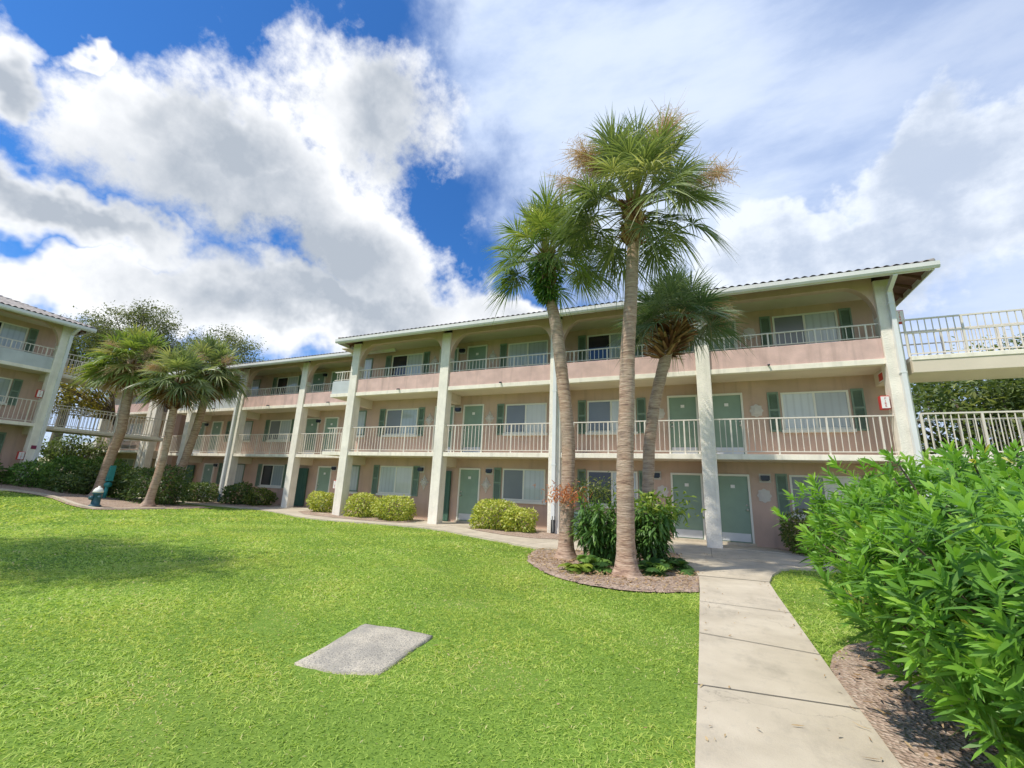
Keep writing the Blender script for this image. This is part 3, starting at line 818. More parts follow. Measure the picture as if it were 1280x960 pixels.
        for on, xe, s in ((right_hip, x1, -1), (left_hip, x0, 1)):
            if on:
                u = y0 + 0.7
                while u < y1 - 0.5: rafter(xe + s * 0.03, u, xe + s * (ov - 0.2), u); u += 0.61
        self.put('soffit', m.mesh('soffit', M['soffit']), 0, 0, 0, ro)
        m = MB(); za, zb = z - 0.14, z + 0.035
        xl2, xr2 = x0 - (0.09 if left_hip else 0), x1 + (0.09 if right_hip else 0)
        prof = [(y0 + 0.0, za), (y0 - 0.06, za), (y0 - 0.09, za + 0.06), (y0 - 0.09, zb), (y0 - 0.075, zb), (y0 - 0.075, za + 0.07), (y0, za + 0.07)]
        vs = [(xl2, y, h) for y, h in prof] + [(xr2, y, h) for y, h in prof]; k = len(prof)
        m.add(vs, [list(range(k)), list(range(2 * k - 1, k - 1, -1))] + [(i, (i + 1) % k, (i + 1) % k + k, i + k) for i in range(k)])
        m.box(x0, x1, y0 + 0.003, y0 + 0.03, za - 0.03, z - 0.002)
        if right_hip: m.box(x1 - 0.03, x1, y0 + 0.035, y1, za - 0.03, z + 0.01)
        if left_hip: m.box(x0, x0 + 0.03, y0 + 0.035, y1, za - 0.03, z + 0.01)
        self.put('gutter', m.mesh('gutter', M['gutter']), 0, 0, 0, ro)
        return ro

    def downspout(self, x, foot=None, y=-0.05, w=0.10):
        m = MB()
        m.box(x - w / 2, x + w / 2, y - 0.075, y + 0.045, 0.5, 7.25)
        vs = []
        for (yy, zz) in ((y - 0.075, 7.25), (-0.66, 7.50), (-0.60, 7.62), (y + 0.03, 7.36)): vs.append((yy, zz))
        m.add([(x - w / 2, a, b) for a, b in vs] + [(x + w / 2, a, b) for a, b in vs], [(0, 1, 2, 3), (7, 6, 5, 4)] + [(i, (i + 1) % 4, (i + 1) % 4 + 4, i + 4) for i in range(4)])
        for zz in (2.3, 4.9, 6.9): m.box(x - w / 2 - 0.02, x + w / 2 + 0.02, y - 0.082, y + 0.046, zz, zz + 0.04)
        o = self.mb(m, 'downspout', M['down'])
        f = MB().tube([(x, y - 0.01, 0.62), (x, y - 0.02, 0.12), (x, y - 0.1, 0.03)], 0.07, 10)
        if foot: self.put('drain_boot', f.mesh('drain_boot', M[foot]), 0, 0, 0, o)
        else: self.mb(MB().box(x - w / 2, x + w / 2, y - 0.075, y + 0.045, 0.02, 0.499), 'downspout_foot', M['down'])


# ------------------------------------------------------------------ main building
main = empty('apartment_building', (0, 14.4, 0))
tag(main, 'long pink three-storey apartment block with green doors behind the tall palms', 'apartment building', 'apartment buildings around the court')
W = Wing(main)
CX = {'A': 4.81, 'B': 0.0, 'C': -4.91, 'D': -9.71, 'E': -14.56}
for k, x in CX.items(): W.column(x, beams=True)
W.shell(-15.66, 5.35)
for fl in (1, 2): W.slab(-15.66, 5.2, fl)
W.roof(-14.9, 5.93)
spans = [('E', 'D'), ('D', 'C'), ('C', 'B'), ('B', 'A')]
for a, b in spans:
    x0, x1 = CX[a] + 0.42, CX[b]
    W.arch(x0, x1); W.railing(x0, x1, 1); W.railing(x0, x1, 2); W.parapet(x0, x1); W.drain((x0 + x1) / 2 + (0.2 if a != 'B' else -0.6))
W.railing(-15.6, -14.56, 1); W.railing(-15.6, -14.56, 2); W.parapet(-15.64, -14.56, 'patch')
for fl in range(3):
    # bay beside the right end
    W.door(0.43, fl); W.plaque(1.72, fl, False); W.shutter(2.06, fl); W.shutter(4.26, fl)
    W.window(2.43, fl, ('p_screen', 'p_blind', 'p_screen')[fl], 'p_blind')
    # bay behind the palms
    W.door(-0.93, fl, True); W.plaque(-1.27, fl, False); W.shutter(-4.2, fl); W.shutter(-2.03, fl)
    W.window(-3.84, fl, ('p_dark', 'p_screen', 'p_dark')[fl], 'p_blind')
    # third bay
    W.door(-9.12, fl, True); W.plaque(-7.93, fl, True); W.shutter(-7.6, fl); W.window(-7.22, fl, ('p_screen', 'p_screen', 'p_blind')[fl], 'p_blind')
    # fourth bay
    W.window(-13.3, fl, ('p_blind', 'p_screen', 'p_dark')[fl], 'p_blind'); W.shutter(-13.68, fl); W.shutter(-11.49, fl); W.plaque(-10.89, fl, True)
    W.side_window(-15.45, -14.5, fl)
    if fl: W.door(-10.55, fl)
W.gate(-10.5, -9.55, 0)
W.lamp(1.78, 0); W.lamp(-1.45, 0); W.lamp(-7.82, 0); W.lamp(-11.1, 0)
for fl in (1, 2): W.lamp(-9.45, fl, FLOOR[fl] + 1.86)
W.downspout(5.10); W.downspout(-4.68, 'black', w=0.12)
# building letter on the header
cu = bpy.data.curves.new('building_letter', 'FONT'); cu.body = 'B'; cu.size = 0.30; cu.extrude = 0.015; cu.align_x = 'CENTER'
to = bpy.data.objects.new('letter_source', cu); COL.objects.link(to)
bpy.context.view_layer.update()
lm = bpy.data.meshes.new_from_object(to.evaluated_get(bpy.context.evaluated_depsgraph_get())); bpy.data.objects.remove(to)
lm.name = 'building_letter'; lm.materials.clear(); lm.materials.append(M['plaque'])
link('building_letter', lm, main, (1.05, 0.07, 7.655), (R(90), 0, 0))

# set-back left half of the same building
W = Wing(main, oy=1.7)
CX2 = {'F': -19.77, 'G': -24.68, 'H': -29.28}
for k, x in CX2.items(): W.column(x)
W.shell(-31.2, -15.7, left=True, right=False)
for fl in (1, 2): W.slab(-30.9, -15.67, fl)
W.roof(-30.4, -13.0, True, False)
for a, b in ((-24.26, -19.77), (-28.86, -24.68), (-19.35, -15.7)):
    W.arch(a, b); W.railing(a, b, 1); W.railing(a, b, 2); W.parapet(a, b, 'patch' if a < -28 else 'parapet')
    W.drain((a + b) / 2)
W.railing(-30.9, -29.28, 1); W.railing(-30.9, -29.28, 2); W.parapet(-30.9, -29.28, 'patch')
for fl in range(3):
    W.door(-18.85, fl, True); W.window(-23.3, fl, ('p_dark', 'p_screen', 'p_dark')[fl], 'p_blind'); W.shutter(-23.68, fl); W.shutter(-21.5, fl)
    W.side_window(-25.75, -24.85, fl); W.door(-28.55, fl, True); W.shutter(-27.2, fl)
    if fl: W.door(-20.3, fl); W.door(-30.2, fl)
W.gate(-20.5, -19.6, 0); W.gate(-30.7, -29.5, 0)
W.lamp(-17.8, 0); W.lamp(-27.5, 0)
for fl in (1, 2): W.lamp(-19.4, fl, FLOOR[fl] + 1.86); W.lamp(-29.2, fl, FLOOR[fl] + 1.86)
W.downspout(-24.6, 'tealdark', w=0.14)

# ------------------------------------------------------------------ building on the far left, facing the court
lb = empty('apartment_building', (-29.0, 9.95, 0.83), R(90))
tag(lb, 'shaded pink apartment block at the left edge with grey parapet', 'apartment building', 'apartment buildings around the court')
W = Wing(lb)
for x in (-0.44, -5.25, -10.1, -14.9): W.column(x)
W.shell(-15.5, 0.0)
for fl in (1, 2): W.slab(-15.5, 0.0, fl)
W.roof(-16.2, 0.45)
for a, b in ((-4.83, -0.44), (-9.68, -5.25), (-14.48, -10.1)):
    W.arch(a, b); W.railing(a, b, 1); W.railing(a, b, 2); W.parapet(a, b, 'patch'); W.drain((a + b) / 2)
    for fl in range(3):
        W.window(b - 2.55, fl, 'p_dark' if fl == 2 else 'p_screen', 'p_blind'); W.shutter(b - 0.74, fl); W.shutter(b - 2.9, fl); W.door(a + 0.35, fl)
W.downspout(-0.1, None, w=0.12)

# ------------------------------------------------------------------ building glimpsed between the small palms
rb = empty('apartment_building', (-34.6, 16.6, 0.2))
tag(rb, 'pink apartment block with cream twin columns glimpsed behind the small palms', 'apartment building', 'apartment buildings around the court')
W = Wing(rb)
for x in (-6.0, -0.1, 0.5): W.column(x)
W.column(2.2, beams=False)
W.shell(-8, 1.5, 9)
for fl in (1, 2): W.slab(-8, 0.9, fl)
W.roof(-8.6, 3.0)
for a, b in ((-5.58, -0.1),):
    W.arch(a, b); W.railing(a, b, 1); W.railing(a, b, 2); W.parapet(a, b)
    for fl in range(3): W.door(b - 1.5, fl); W.window(a + 0.9, fl)

# ------------------------------------------------------------------ footbridges
def footbridge(label, x0, x1, y0, y1, ztop, thick, mid, along='x', posts=(), curve=False):
    o = empty('footbridge', ((x0 + x1) / 2, (y0 + y1) / 2, ztop - thick)); ox, oy, oz = o.location
    tag(o, label, 'footbridge', 'footbridges between the buildings')
    m = MB().box(x0 - ox, x1 - ox, y0 - oy, y1 - oy, 0, thick - 0.12, 0).box(x0 - ox, x1 - ox, y0 - oy - 0.02, y1 - oy + 0.02, thick - 0.119, thick, 1)
    m.build('deck', [M['ceil'], M['slab']], o, bevel=0.01)
    for side in (0, 1):
        m = MB()
        if along == 'x':
            yy = (y0 + 0.08 if side == 0 else y1 - 0.08) - oy; L0, L1 = x0 - ox, x1 - ox
            bx = lambda a0, a1, h, za, zb: m.box(a0, a1, yy - h, yy + h, za, zb)
        else:
            xx = (x0 + 0.08 if side == 0 else x1 - 0.08) - ox; L0, L1 = y0 - oy, y1 - oy
            bx = lambda a0, a1, h, za, zb: m.box(xx - h, xx + h, a0, a1, za, zb)
        zt = thick
        bx(L0, L1, 0.022, zt + 1.05, zt + 1.09); bx(L0, L1, 0.015, zt + 0.07, zt + 0.10)
        if mid: bx(L0, L1, 0.0235, zt + 0.66, zt + 0.69)
        n = round((L1 - L0) / 0.15); p = (L1 - L0) / n
        for k in range(n + 1):
            a = L0 + k * p; w = 0.022 if k % 8 == 0 else 0.0095
            lo = zt if k % 8 == 0 else zt + 0.101
            bx(a - w, a + w, w, lo, zt + 1.049)
        m.build('railing', M['rail'], o)
    for (px, py, ground) in posts:
        MB().box(px - 0.11 - ox, px + 0.11 - ox, py - 0.11 - oy, py + 0.11 - oy, ground - oz, -0.003).build('support_post', M['column'], o, bevel=0.015)
    return o


footbridge('upper footbridge with double-height railing leaving the right end of the block', 5.36, 13, 14.42, 15.7, 5.38, 0.46, True, 'x', [(12.6, 15.0, 2.7)])
footbridge('lower footbridge behind the bright green oleander at right', 5.36, 13, 14.42, 15.7, 2.75, 0.40, False, 'x', [(12.6, 15.0, -0.2)])
footbridge('lower footbridge on a white post beside the left building', -30.9, -29.3, 10.0, 15.3, 3.52, 0.20, False, 'y', [(-29.45, 12.85, 0.0)])
footbridge('upper footbridge half hidden by the small palm crowns at left', -30.9, -29.3, 10.0, 15.3, 6.16, 0.20, False, 'y', [(-29.45, 12.85, 3.53)])

# ------------------------------------------------------------------ extinguisher boxes, sign
def letters(body, size, mat, name):
    cu = bpy.data.curves.new(name, 'FONT'); cu.body = body; cu.size = size; cu.extrude = 0.002; cu.align_x = 'CENTER'; cu.align_y = 'CENTER'; cu.space_line = 0.85
    t = bpy.data.objects.new('letter_source', cu); COL.objects.link(t); bpy.context.view_layer.update()
    me = bpy.data.meshes.new_from_object(t.evaluated_get(bpy.context.evaluated_depsgraph_get())); bpy.data.objects.remove(t)
    me.name = name; me.materials.clear(); me.materials.append(mat); return me


ME_FIRE = letters('F\nI\nR\nE', 0.095, M['red'], 'lettering')
def cabinet(label, x, y, z, rz=0.0):
    o = empty('extinguisher_cabinet', (x, y, z), rz); o.scale = (0.85, 0.85, 0.85); tag(o, label, 'fire extinguisher box', 'fire extinguisher boxes on the columns')
    MB().box(-0.12, 0.12, -0.10, 0.10, 0, 0.44).build('body', M['red'], o, bevel=0.012)
    MB().box(-0.105, 0.105, -0.112, -0.101, 0.03, 0.41).build('door', M['white'], o)
    link('lettering', ME_FIRE, o, (0, -0.116, 0.22), (R(90), 0, 0))


cabinet('red and white extinguisher box on the second-floor railing by the right end column', 4.68, 14.6, 3.97)
cabinet('extinguisher box at the top-floor footbridge entrance by the right end column', 5.42, 14.9, 6.5)
cabinet('red extinguisher box beside a ground floor column above the yellow bushes', -14.7, 14.6, 1.12)
cabinet('red extinguisher box on the shaded left building, second floor', -29.1, 9.38, 0.83 + 3.95, R(90))
cabinet('red extinguisher box on the shaded left building, ground floor', -29.1, 9.38, 0.83 + 1.0, R(90))
o = tag(MB().box(-0.012, 0.0, -0.14, 0.14, 0, 0.17).box(0.001, 0.004, -0.12, 0.12, 0.02, 0.15).build('sign', M['maroon'], loc=(-28.98, 9.75, 0.83 + 1.52)), 'small maroon sign on the white end column of the left building', 'sign')

o = empty('sign', (4.885, 15.12, 4.9)); tag(o, 'small red sign fixed to the beam under the top balcony by the right end column', 'sign')
MB().box(-0.02, 0, -0.16, 0.16, 0, 0.22).build('sign_panel', M['red'], o)
MB().box(-0.028, 0.0, -0.18, 0.18, -0.02, -0.001).box(-0.028, 0.0, -0.18, 0.18, 0.221, 0.24).build('sign_frame', M['white'], o)

# ------------------------------------------------------------------ condenser unit behind the palms
ac = empty('air_conditioner', (-4.02, 15.1, 0.05)); tag(ac, 'slatted green air conditioning condenser by the wall behind the left tall palm', 'air conditioner')
m = MB().box(-0.33, 0.33, -0.3, 0.3, 0, 0.06).box(-0.33, 0.33, -0.3, 0.3, 0.66, 0.72)
for sx in (-1, 1):
    for sy in (-1, 1): m.box(sx * 0.33 - 0.02, sx * 0.33 + 0.02, sy * 0.3 - 0.02, sy * 0.3 + 0.02, 0.061, 0.659)
m.build('casing', M['acgreen'], ac)
m = MB()
for k in range(12):
    z = 0.09 + k * 0.047; m.box(-0.31, 0.31, -0.3, -0.285, z, z + 0.024).box(-0.33, -0.315, -0.27, 0.27, z, z + 0.024).box(0.315, 0.33, -0.27, 0.27, z, z + 0.024)
m.build('louvre', M['acgreen'], ac)
MB().box(-0.27, 0.27, -0.24, 0.24, 0.07, 0.65).build('coil', M['black'], ac)

# ------------------------------------------------------------------ hydrant and backflow valve
hz = float(H(-22.6, 9.8))
hy = empty('fire_hydrant', (-22.6, 9.8, hz)); tag(hy, 'dark teal fire hydrant with a white cap at the lawn edge', 'fire hydrant')
MB().lathe([(0.20, 0), (0.20, 0.06), (0.145, 0.08), (0.135, 0.48), (0.165, 0.50), (0.165, 0.55)], 20).build('barrel', M['tealdark'], hy)
MB().lathe([(0.17, 0.551), (0.17, 0.59), (0.15, 0.66), (0.10, 0.73), (0.04, 0.76), (0.035, 0.81), (0.0, 0.81)], 20).build('cap', M['white'], hy)
for a in (-1, 1): MB().tube([(a * 0.12, 0, 0.38), (a * 0.2, 0, 0.38), (a * 0.235, 0, 0.38)], [0.06, 0.06, 0.045], 12).build('side_outlet', M['tealdark'], hy)
MB().tube([(0, -0.12, 0.34), (0, -0.21, 0.34), (0, -0.245, 0.34)], [0.08, 0.08, 0.06], 14).build('pumper_outlet', M['tealdark'], hy)
vz = float(H(-25.6, 11.3))
bv = empty('backflow_valve', (-25.7, 11.35, vz)); tag(bv, 'bright teal backflow valve standing in front of the white post', 'water valve')
MB().tube([(0.15, 0, 0), (0.15, 0, 0.62)], 0.07, 12).tube([(-0.35, 0, 0), (-0.35, 0, 0.62)], 0.07, 12).build('riser_pipe', M['teal'], bv)
MB().tube([(-0.5, 0, 0.62), (0.3, 0, 0.62)], 0.12, 12).tube([(-0.22, 0, 0.62), (0.02, 0, 0.62)], 0.18, 14).build('valve_body', M['teal'], bv)
MB().box(-0.02, 0.3, -0.12, 0.12, 0.78, 1.5).build('control_box', M['teal'], bv, bevel=0.02)

# ------------------------------------------------------------------ low building and boundary wall beyond the left footbridge
ob = empty('outbuilding', (-43.0, 18.5, 0.4)); tag(ob, 'low pink outbuilding with pale flat roof seen beneath the left footbridge', 'outbuilding')
MB().box(-3.0, 4.5, 0, 5, -0.6, 2.75).build('wall', M['wall'], ob)
MB().box(-3.6, 5.2, -0.6, 5.6, 2.753, 3.0).box(-3.3, 4.9, -0.3, 5.3, 3.001, 3.25).build('roof', M['gutter'], ob)
tag(MB().box(-4, 4, 0, 0.25, -0.5, 1.95).box(-4.05, 4.05, -0.04, 0.29, 1.951, 2.03).build('boundary_wall', M['creamwall'], loc=(-46.0, 17.2, 0.3)), 'cream boundary wall beside the low pink outbuilding', 'wall')


# ------------------------------------------------------------------ palms
def palm_trunk(path, r_base, r_top, flare=0.14):
    path = np.array(path, float); n = 60
    seg = np.r_[0, np.cumsum(np.linalg.norm(np.diff(path, axis=0), axis=1))]; t = np.linspace(0, seg[-1], n)
    # smooth interpolation through the measured points
    C = np.stack([np.interp(t, seg, path[:, k]) for k in range(3)], 1)
    for _ in range(6): C[1:-1] = (C[:-2] + 2 * C[1:-1] + C[2:]) / 4
    m = MB(); K = 20; vs = []; fs = []
    ph = rng.uniform(0, 6, 6)
    for i in range(n):
        u = t[i] / t[-1]
        r = r_base + (r_top - r_base) * u + flare * math.exp(-t[i] / 0.16)
        r *= 1 + 0.025 * math.sin(t[i] * 21 + ph[0]) + 0.02 * math.sin(t[i] * 47 + ph[1])
        for k in range(K):
            a = 2 * math.pi * k / K
            q = r * (1 + 0.03 * math.sin(3 * a + t[i] * 3 + ph[2]) + (0.12 * math.sin(5 * a + ph[3]) * math.exp(-t[i] / 0.2)))
            vs.append((C[i, 0] + q * math.cos(a), C[i, 1] + q * math.sin(a), C[i, 2]))
    for i in range(n - 1):
        for k in range(K): fs.append((i * K + k, i * K + (k + 1) % K, (i + 1) * K + (k + 1) % K, (i + 1) * K + k))
    m.add(vs, fs, 0, True)
    return m, C


def frond_set(top, n, Lp, Lb, el0, el1, droop=0.45, leaflets=30, light=0.0, azs=None, thin=1.0, low=0.55):
    """Fan fronds of a cabbage palm: arching stalk, pleated fan of narrow segments with drooping tips."""
    parts = []
    for i in range(n):
        az = (i * 2.39996 + rng.normal(0, 0.22)) if azs is None else azs[i % len(azs)] + rng.normal(0, 0.15)
        u = (i + 0.5) / n
        el = el0 + (el1 - el0) * u ** 1.1 + rng.normal(0, 0.08)
        lp = Lp * rng.uniform(0.82, 1.15) * (1.0 if el > -0.4 else 0.8) * (1 + 0.22 * max(0, math.sin(el)) ** 3); lb = Lb * rng.uniform(0.85, 1.12)
        h = np.array([math.cos(az), math.sin(az), 0.0]); up = np.array([0, 0, 1.0])
        d0 = h * math.cos(el) + up * math.sin(el)
        sag = -up * 0.22 * math.cos(el) * lp
        p0 = top + h * 0.07 - up * (low * u * Lp)
        p1 = p0 + d0 * lp + sag
        d1 = norm(d0 * lp + 2 * sag)
        s = norm(np.cross(d1, up + 1e-3)); nrm = np.cross(s, d1)
        roll = rng.normal(0, 0.35); s, nrm = s * math.cos(roll) + nrm * math.sin(roll), nrm * math.cos(roll) - s * math.sin(roll)
        rv = np.clip(rng.normal(0.45 + light, 0.2) + 0.15 * math.sin(el), 0, 1)
        parts.append(strips([p0], [d0], [norm(np.cross(d0, up + 1e-3))], [lp], [0.045], [(0, 1.3), (0.5, 0.8), (1, 0.55)], [sag / lp], np.array([rv]), 1))
        al = np.linspace(-2.15, 2.15, leaflets) + rng.normal(0, 0.03, leaflets)
        ca, sa = np.cos(al)[:, None], np.sin(al)[:, None]
        fold = 0.30
        D = norm(d1 * ca + s * sa + nrm * (fold * np.abs(sa)) + 0.05 * rng.normal(size=(leaflets, 3)))
        P = p1 + d1 * (0.20 * lb * (1 - np.abs(al) / 2.15))[:, None] - up * (0.05 * lb)
        S = norm(-d1 * sa + s * ca)
        L = lb * (0.72 + 0.28 * np.cos(al * 0.75)) * rng.uniform(0.9, 1.08, leaflets)
        Wd = 2 * 0.40 * lb * math.sin(2.15 / leaflets) * 1.1 * thin
        B = -up[None, :] * (droop * (1 - 0.65 * max(0.0, math.sin(el)) ** 2) * (0.4 + 0.6 * rng.random((leaflets, 1)))) + 0.05 * rng.normal(size=(leaflets, 3))
        # pleat: alternate segments tilt about their axis
        tw = np.where(np.arange(leaflets) % 2 == 0, 0.5, -0.5)[:, None]
        Nn = np.cross(D, S); S = norm(S * np.cos(tw) + Nn * np.sin(tw))
        parts.append(strips(P, D, S, L, np.full(leaflets, Wd), [(0.02, 0.35), (0.36, 1.0), (0.6, 0.62), (0.82, 0.3), (1, 0.05)], B, np.clip(rv + rng.normal(0, 0.08, leaflets), 0, 1), 0))
    return parts


def boots(C, z0, z1, r, n, L, spread):
    k = rng.uniform(z0, z1, n); idx = np.array([np.argmin(np.abs(C[:, 2] - z)) for z in k]); c = C[idx].copy(); c[:, 2] = k
    a = rng.uniform(0, 2 * np.pi, n); h = np.column_stack([np.cos(a), np.sin(a), np.zeros(n)])
    P = c + h * r * 0.8; D = norm(h * spread + np.array([0, 0, 1.0]) * rng.uniform(0.2, 1.0, (n, 1)))
    S = norm(np.cross(D, h + 0.01)); f = norm(np.cross(h, np.array([0, 0, 1.0]))); S = norm(f + 0.2 * rng.normal(size=(n, 3)))
    out = []
    for off in (0.0, 0.018):
        out.append(strips(P + h * off, D, S, L * rng.uniform(0.7, 1.3, n), rng.uniform(0.06, 0.11, n), [(0, 1.3), (0.5, 0.8), (1, 0.55)], h * 0.1, rng.random(n)))
    return out


def stalks(top, spec):
    """Wispy dry flower sprays: (azimuth, elevation, reach, size)."""
    parts = []
    for az, el, reach, size, cnt in spec:
        h = np.array([math.cos(az), math.sin(az), 0]); d = h * math.cos(el) + np.array([0, 0, 1]) * math.sin(el)
        tip = top + d * reach
        parts.append(strips([top], [norm(tip - top)], [norm(np.cross(d, [0, 0, 1]))], [reach], [0.02], [(0, 1), (1, 0.5)], [np.array([0, 0, -0.05])], np.array([0.4])))
        n = cnt; t = rng.uniform(0.55, 1.0, n)
        P = top + np.outer(t * reach, d) + 0.05 * rng.normal(size=(n, 3))
        D = norm(d * 0.8 + 0.9 * rng.normal(size=(n, 3)) + np.array([0, 0, -0.25]))
        parts.append(strips(P, D, side_of(D), size * rng.uniform(0.5, 1.2, n), np.full(n, 0.011), [(0, 1), (0.6, 1), (1, 0.4)], 0.35 * rng.normal(size=(n, 3)) + np.array([0, 0, -0.35]), rng.random(n)))
        # fine side threads
        n2 = n * 3; P2 = np.repeat(P, 3, 0) + np.repeat(D, 3, 0) * (size * rng.uniform(0.2, 0.9, n2))[:, None]
        D2 = rdirs(n2); parts.append(strips(P2, D2, side_of(D2), size * 0.35 * rng.uniform(0.5, 1.2, n2), np.full(n2, 0.009), [(0, 1), (1, 0.5)], np.zeros((n2, 3)), rng.random(n2)))
    return parts


def palm(label, path, rb, rt, n, Lp, Lb, mat, el=(1.45, -0.75), stalk=(), boot=None, dead=0, light=0.0, leaflets=44, droop=0.75, group='cabbage palms in the court', thin=1.0, low=0.55, hang=0):
    o = empty('palm_tree', path[0]); tag(o, label, 'palm tree', group); O = np.array(path[0], float)
    rel = [tuple(np.array(p) - O) for p in path]
    m, C = palm_trunk(rel, rb, rt); m.build('trunk', M['palmbark'], o)
    top = C[-1]
    fr = frond_set(top, n, Lp, Lb, el[0], el[1], droop, leaflets, light, thin=thin, low=low)
    if hang: fr += frond_set(top - np.array([0, 0, 0.25]), hang, Lp * 0.75, Lb, -0.35, -0.95, droop, leaflets, light, thin=thin, low=0.1)
    link('crown', np_mesh('crown', fr, [M[mat], M['petiole']]), o)
    if boot: link('boot_collar', np_mesh('boot_collar', boots(C, *boot), M['boot']), o)
    if stalk: link('flower_stalks', np_mesh('flower_stalks', stalks(top + np.array([0, 0, 0.1]), stalk), M['stalk']), o)
    if dead: link('dead_fronds', np_mesh('dead_fronds', frond_set(top - np.array([0, 0, 0.1]), dead, Lp * 0.8, Lb * 0.8, -0.3, -1.1, 0.3, 22), [M['deadfrond'], M['deadfrond']]), o)
    return o, O + top, C + O


rng = np.random.default_rng(21); random.seed(21)
p1, t1, c1 = palm('tall cabbage palm with bent trunk and fern tuft, left of the tallest palm',
     [(-2.86, 9.69, 0), (-2.84, 9.70, 1.2), (-2.81, 9.71, 2.44), (-2.88, 9.68, 3.3), (-2.97, 9.64, 4.17), (-3.15, 9.56, 5.6), (-3.31, 9.49, 6.36), (-3.38, 9.47, 7.35)],
     0.155, 0.145, 46, 0.88, 0.80, 'palmlive', (1.45, -0.30), [(0.3, 0.75, 1.35, 0.4, 260)], (6.5, 7.35, 0.15, 90, 0.18, 0.5), light=0.05, droop=0.75, leaflets=48, low=0.12)
p2, t2, c2 = palm('tallest cabbage palm, straight trunk beside the bushy shrub',
     [(-1.38, 8.57, 0), (-1.37, 8.57, 1.7), (-1.33, 8.59, 2.7), (-1.27, 8.61, 4.2), (-1.19, 8.65, 5.37), (-1.10, 8.69, 6.7), (-1.08, 8.70, 7.72)],
     0.17, 0.125, 56, 1.02, 0.88, 'palm', (1.45, -0.22), [(3.6, 0.82, 1.75, 0.45, 420), (3.3, 0.5, 1.85, 0.38, 170), (-0.5, 1.0, 1.75, 0.45, 380), (0.1, 0.25, 1.9, 0.42, 240)], (6.75, 7.75, 0.155, 190, 0.20, 0.35), light=0.0, droop=0.8, leaflets=50, low=0.12, hang=5)
p3, t3, c3 = palm('shorter cabbage palm with leaning trunk and shaggy brown collar by the columns',
     [(-1.33, 11.8, 0), (-1.33, 11.8, 1.22), (-1.25, 11.8, 2.67), (-1.05, 11.8, 3.94), (-0.825, 11.8, 4.76), (-0.62, 11.8, 5.48), (-0.48, 11.8, 6.09)],
     0.14, 0.16, 52, 0.76, 0.81, 'palmblue', (1.48, -0.12), [(-0.1, -0.1, 1.35, 0.35, 160)], (5.06, 6.0, 0.18, 230, 0.42, 1.6), light=0.08, leaflets=46, droop=0.7, low=0.1)
# fern growing at the crown base of the bent palm
n = 1500; a = rng.uniform(1.6, 6.2, n); zz = rng.uniform(6.1, 7.25, n)
ctr = np.stack([np.interp(zz, c1[:, 2], c1[:, k]) for k in range(3)], 1)
w = 0.16 + 0.26 * smooth((zz - 6.1) / 0.7); h = np.column_stack([np.cos(a), np.sin(a), np.zeros(n)])
P = ctr + h * (w * rng.uniform(0.5, 1.1, n))[:, None]; D = norm(h + np.array([0, 0, -0.3]) + 0.5 * rng.normal(size=(n, 3)))
tag(link('fern', np_mesh('fern', [strips(P, D, side_of(D, h), rng.uniform(0.09, 0.2, n), rng.uniform(0.025, 0.05, n), LEAF, np.tile([0, 0, -0.6], (n, 1)), rng.random(n))], M['shrubleaf'])), 'bright green fern clinging below the crown of the bent palm', 'fern')

rng = np.random.default_rng(22); random.seed(22)
sp = 'small cabbage palms at the left'
palm('small palm with shaggy crown in front of the left footbridge', [(-25.9, 11.2, 0.3), (-25.7, 11.2, 1.5), (-25.1, 11.15, 3.4), (-25.3, 11.15, 5.0), (-25.6, 11.1, 6.9)], 0.20, 0.19, 50, 0.92, 0.92, 'palmlive', (1.45, -0.6), [(0.2, 0.3, 1.3, 0.4, 120), (5.0, 0.25, 1.3, 0.4, 120)], (5.0, 6.4, 0.22, 150, 0.3, 0.8), 16, 0.1, 30, 0.7, sp, 1.3, 0.25)
palm('slim pale-trunked palm in front of the boxy hedge', [(-22.7, 11.7, 0.05), (-22.4, 11.7, 1.4), (-22.3, 11.7, 3.2), (-22.4, 11.7, 4.6), (-22.45, 11.7, 5.9)], 0.16, 0.15, 44, 0.76, 0.82, 'palm', (1.45, -0.6), [(4.4, 0.2, 1.2, 0.4, 120)], (4.3, 5.6, 0.18, 150, 0.3, 0.8), 14, 0.15, 30, 0.7, sp, 1.3, 0.25)
palm('leaning dark-trunked palm nearest the set-back columns', [(-24.6, 13.6, 0.0), (-24.3, 13.6, 1.4), (-23.7, 13.6, 3.6), (-23.5, 13.6, 5.2), (-23.5, 13.6, 6.9)], 0.19, 0.17, 50, 0.9, 0.95, 'palm', (1.45, -0.6), [(0.0, 0.2, 1.4, 0.45, 130), (5.2, 0.2, 1.4, 0.45, 130)], (5.2, 6.6, 0.2, 150, 0.3, 0.8), 18, 0.15, 30, 0.7, sp, 1.3, 0.25)


# ------------------------------------------------------------------ shrubs
def lumps(D, k=5, amp=0.14):
    out = np.zeros(len(D))
    for _ in range(k):
        w = rng.normal(size=3) * 2.6; out += np.sin(D @ w + rng.uniform(0, 6.28))
    return 1 + amp * out / math.sqrt(k)


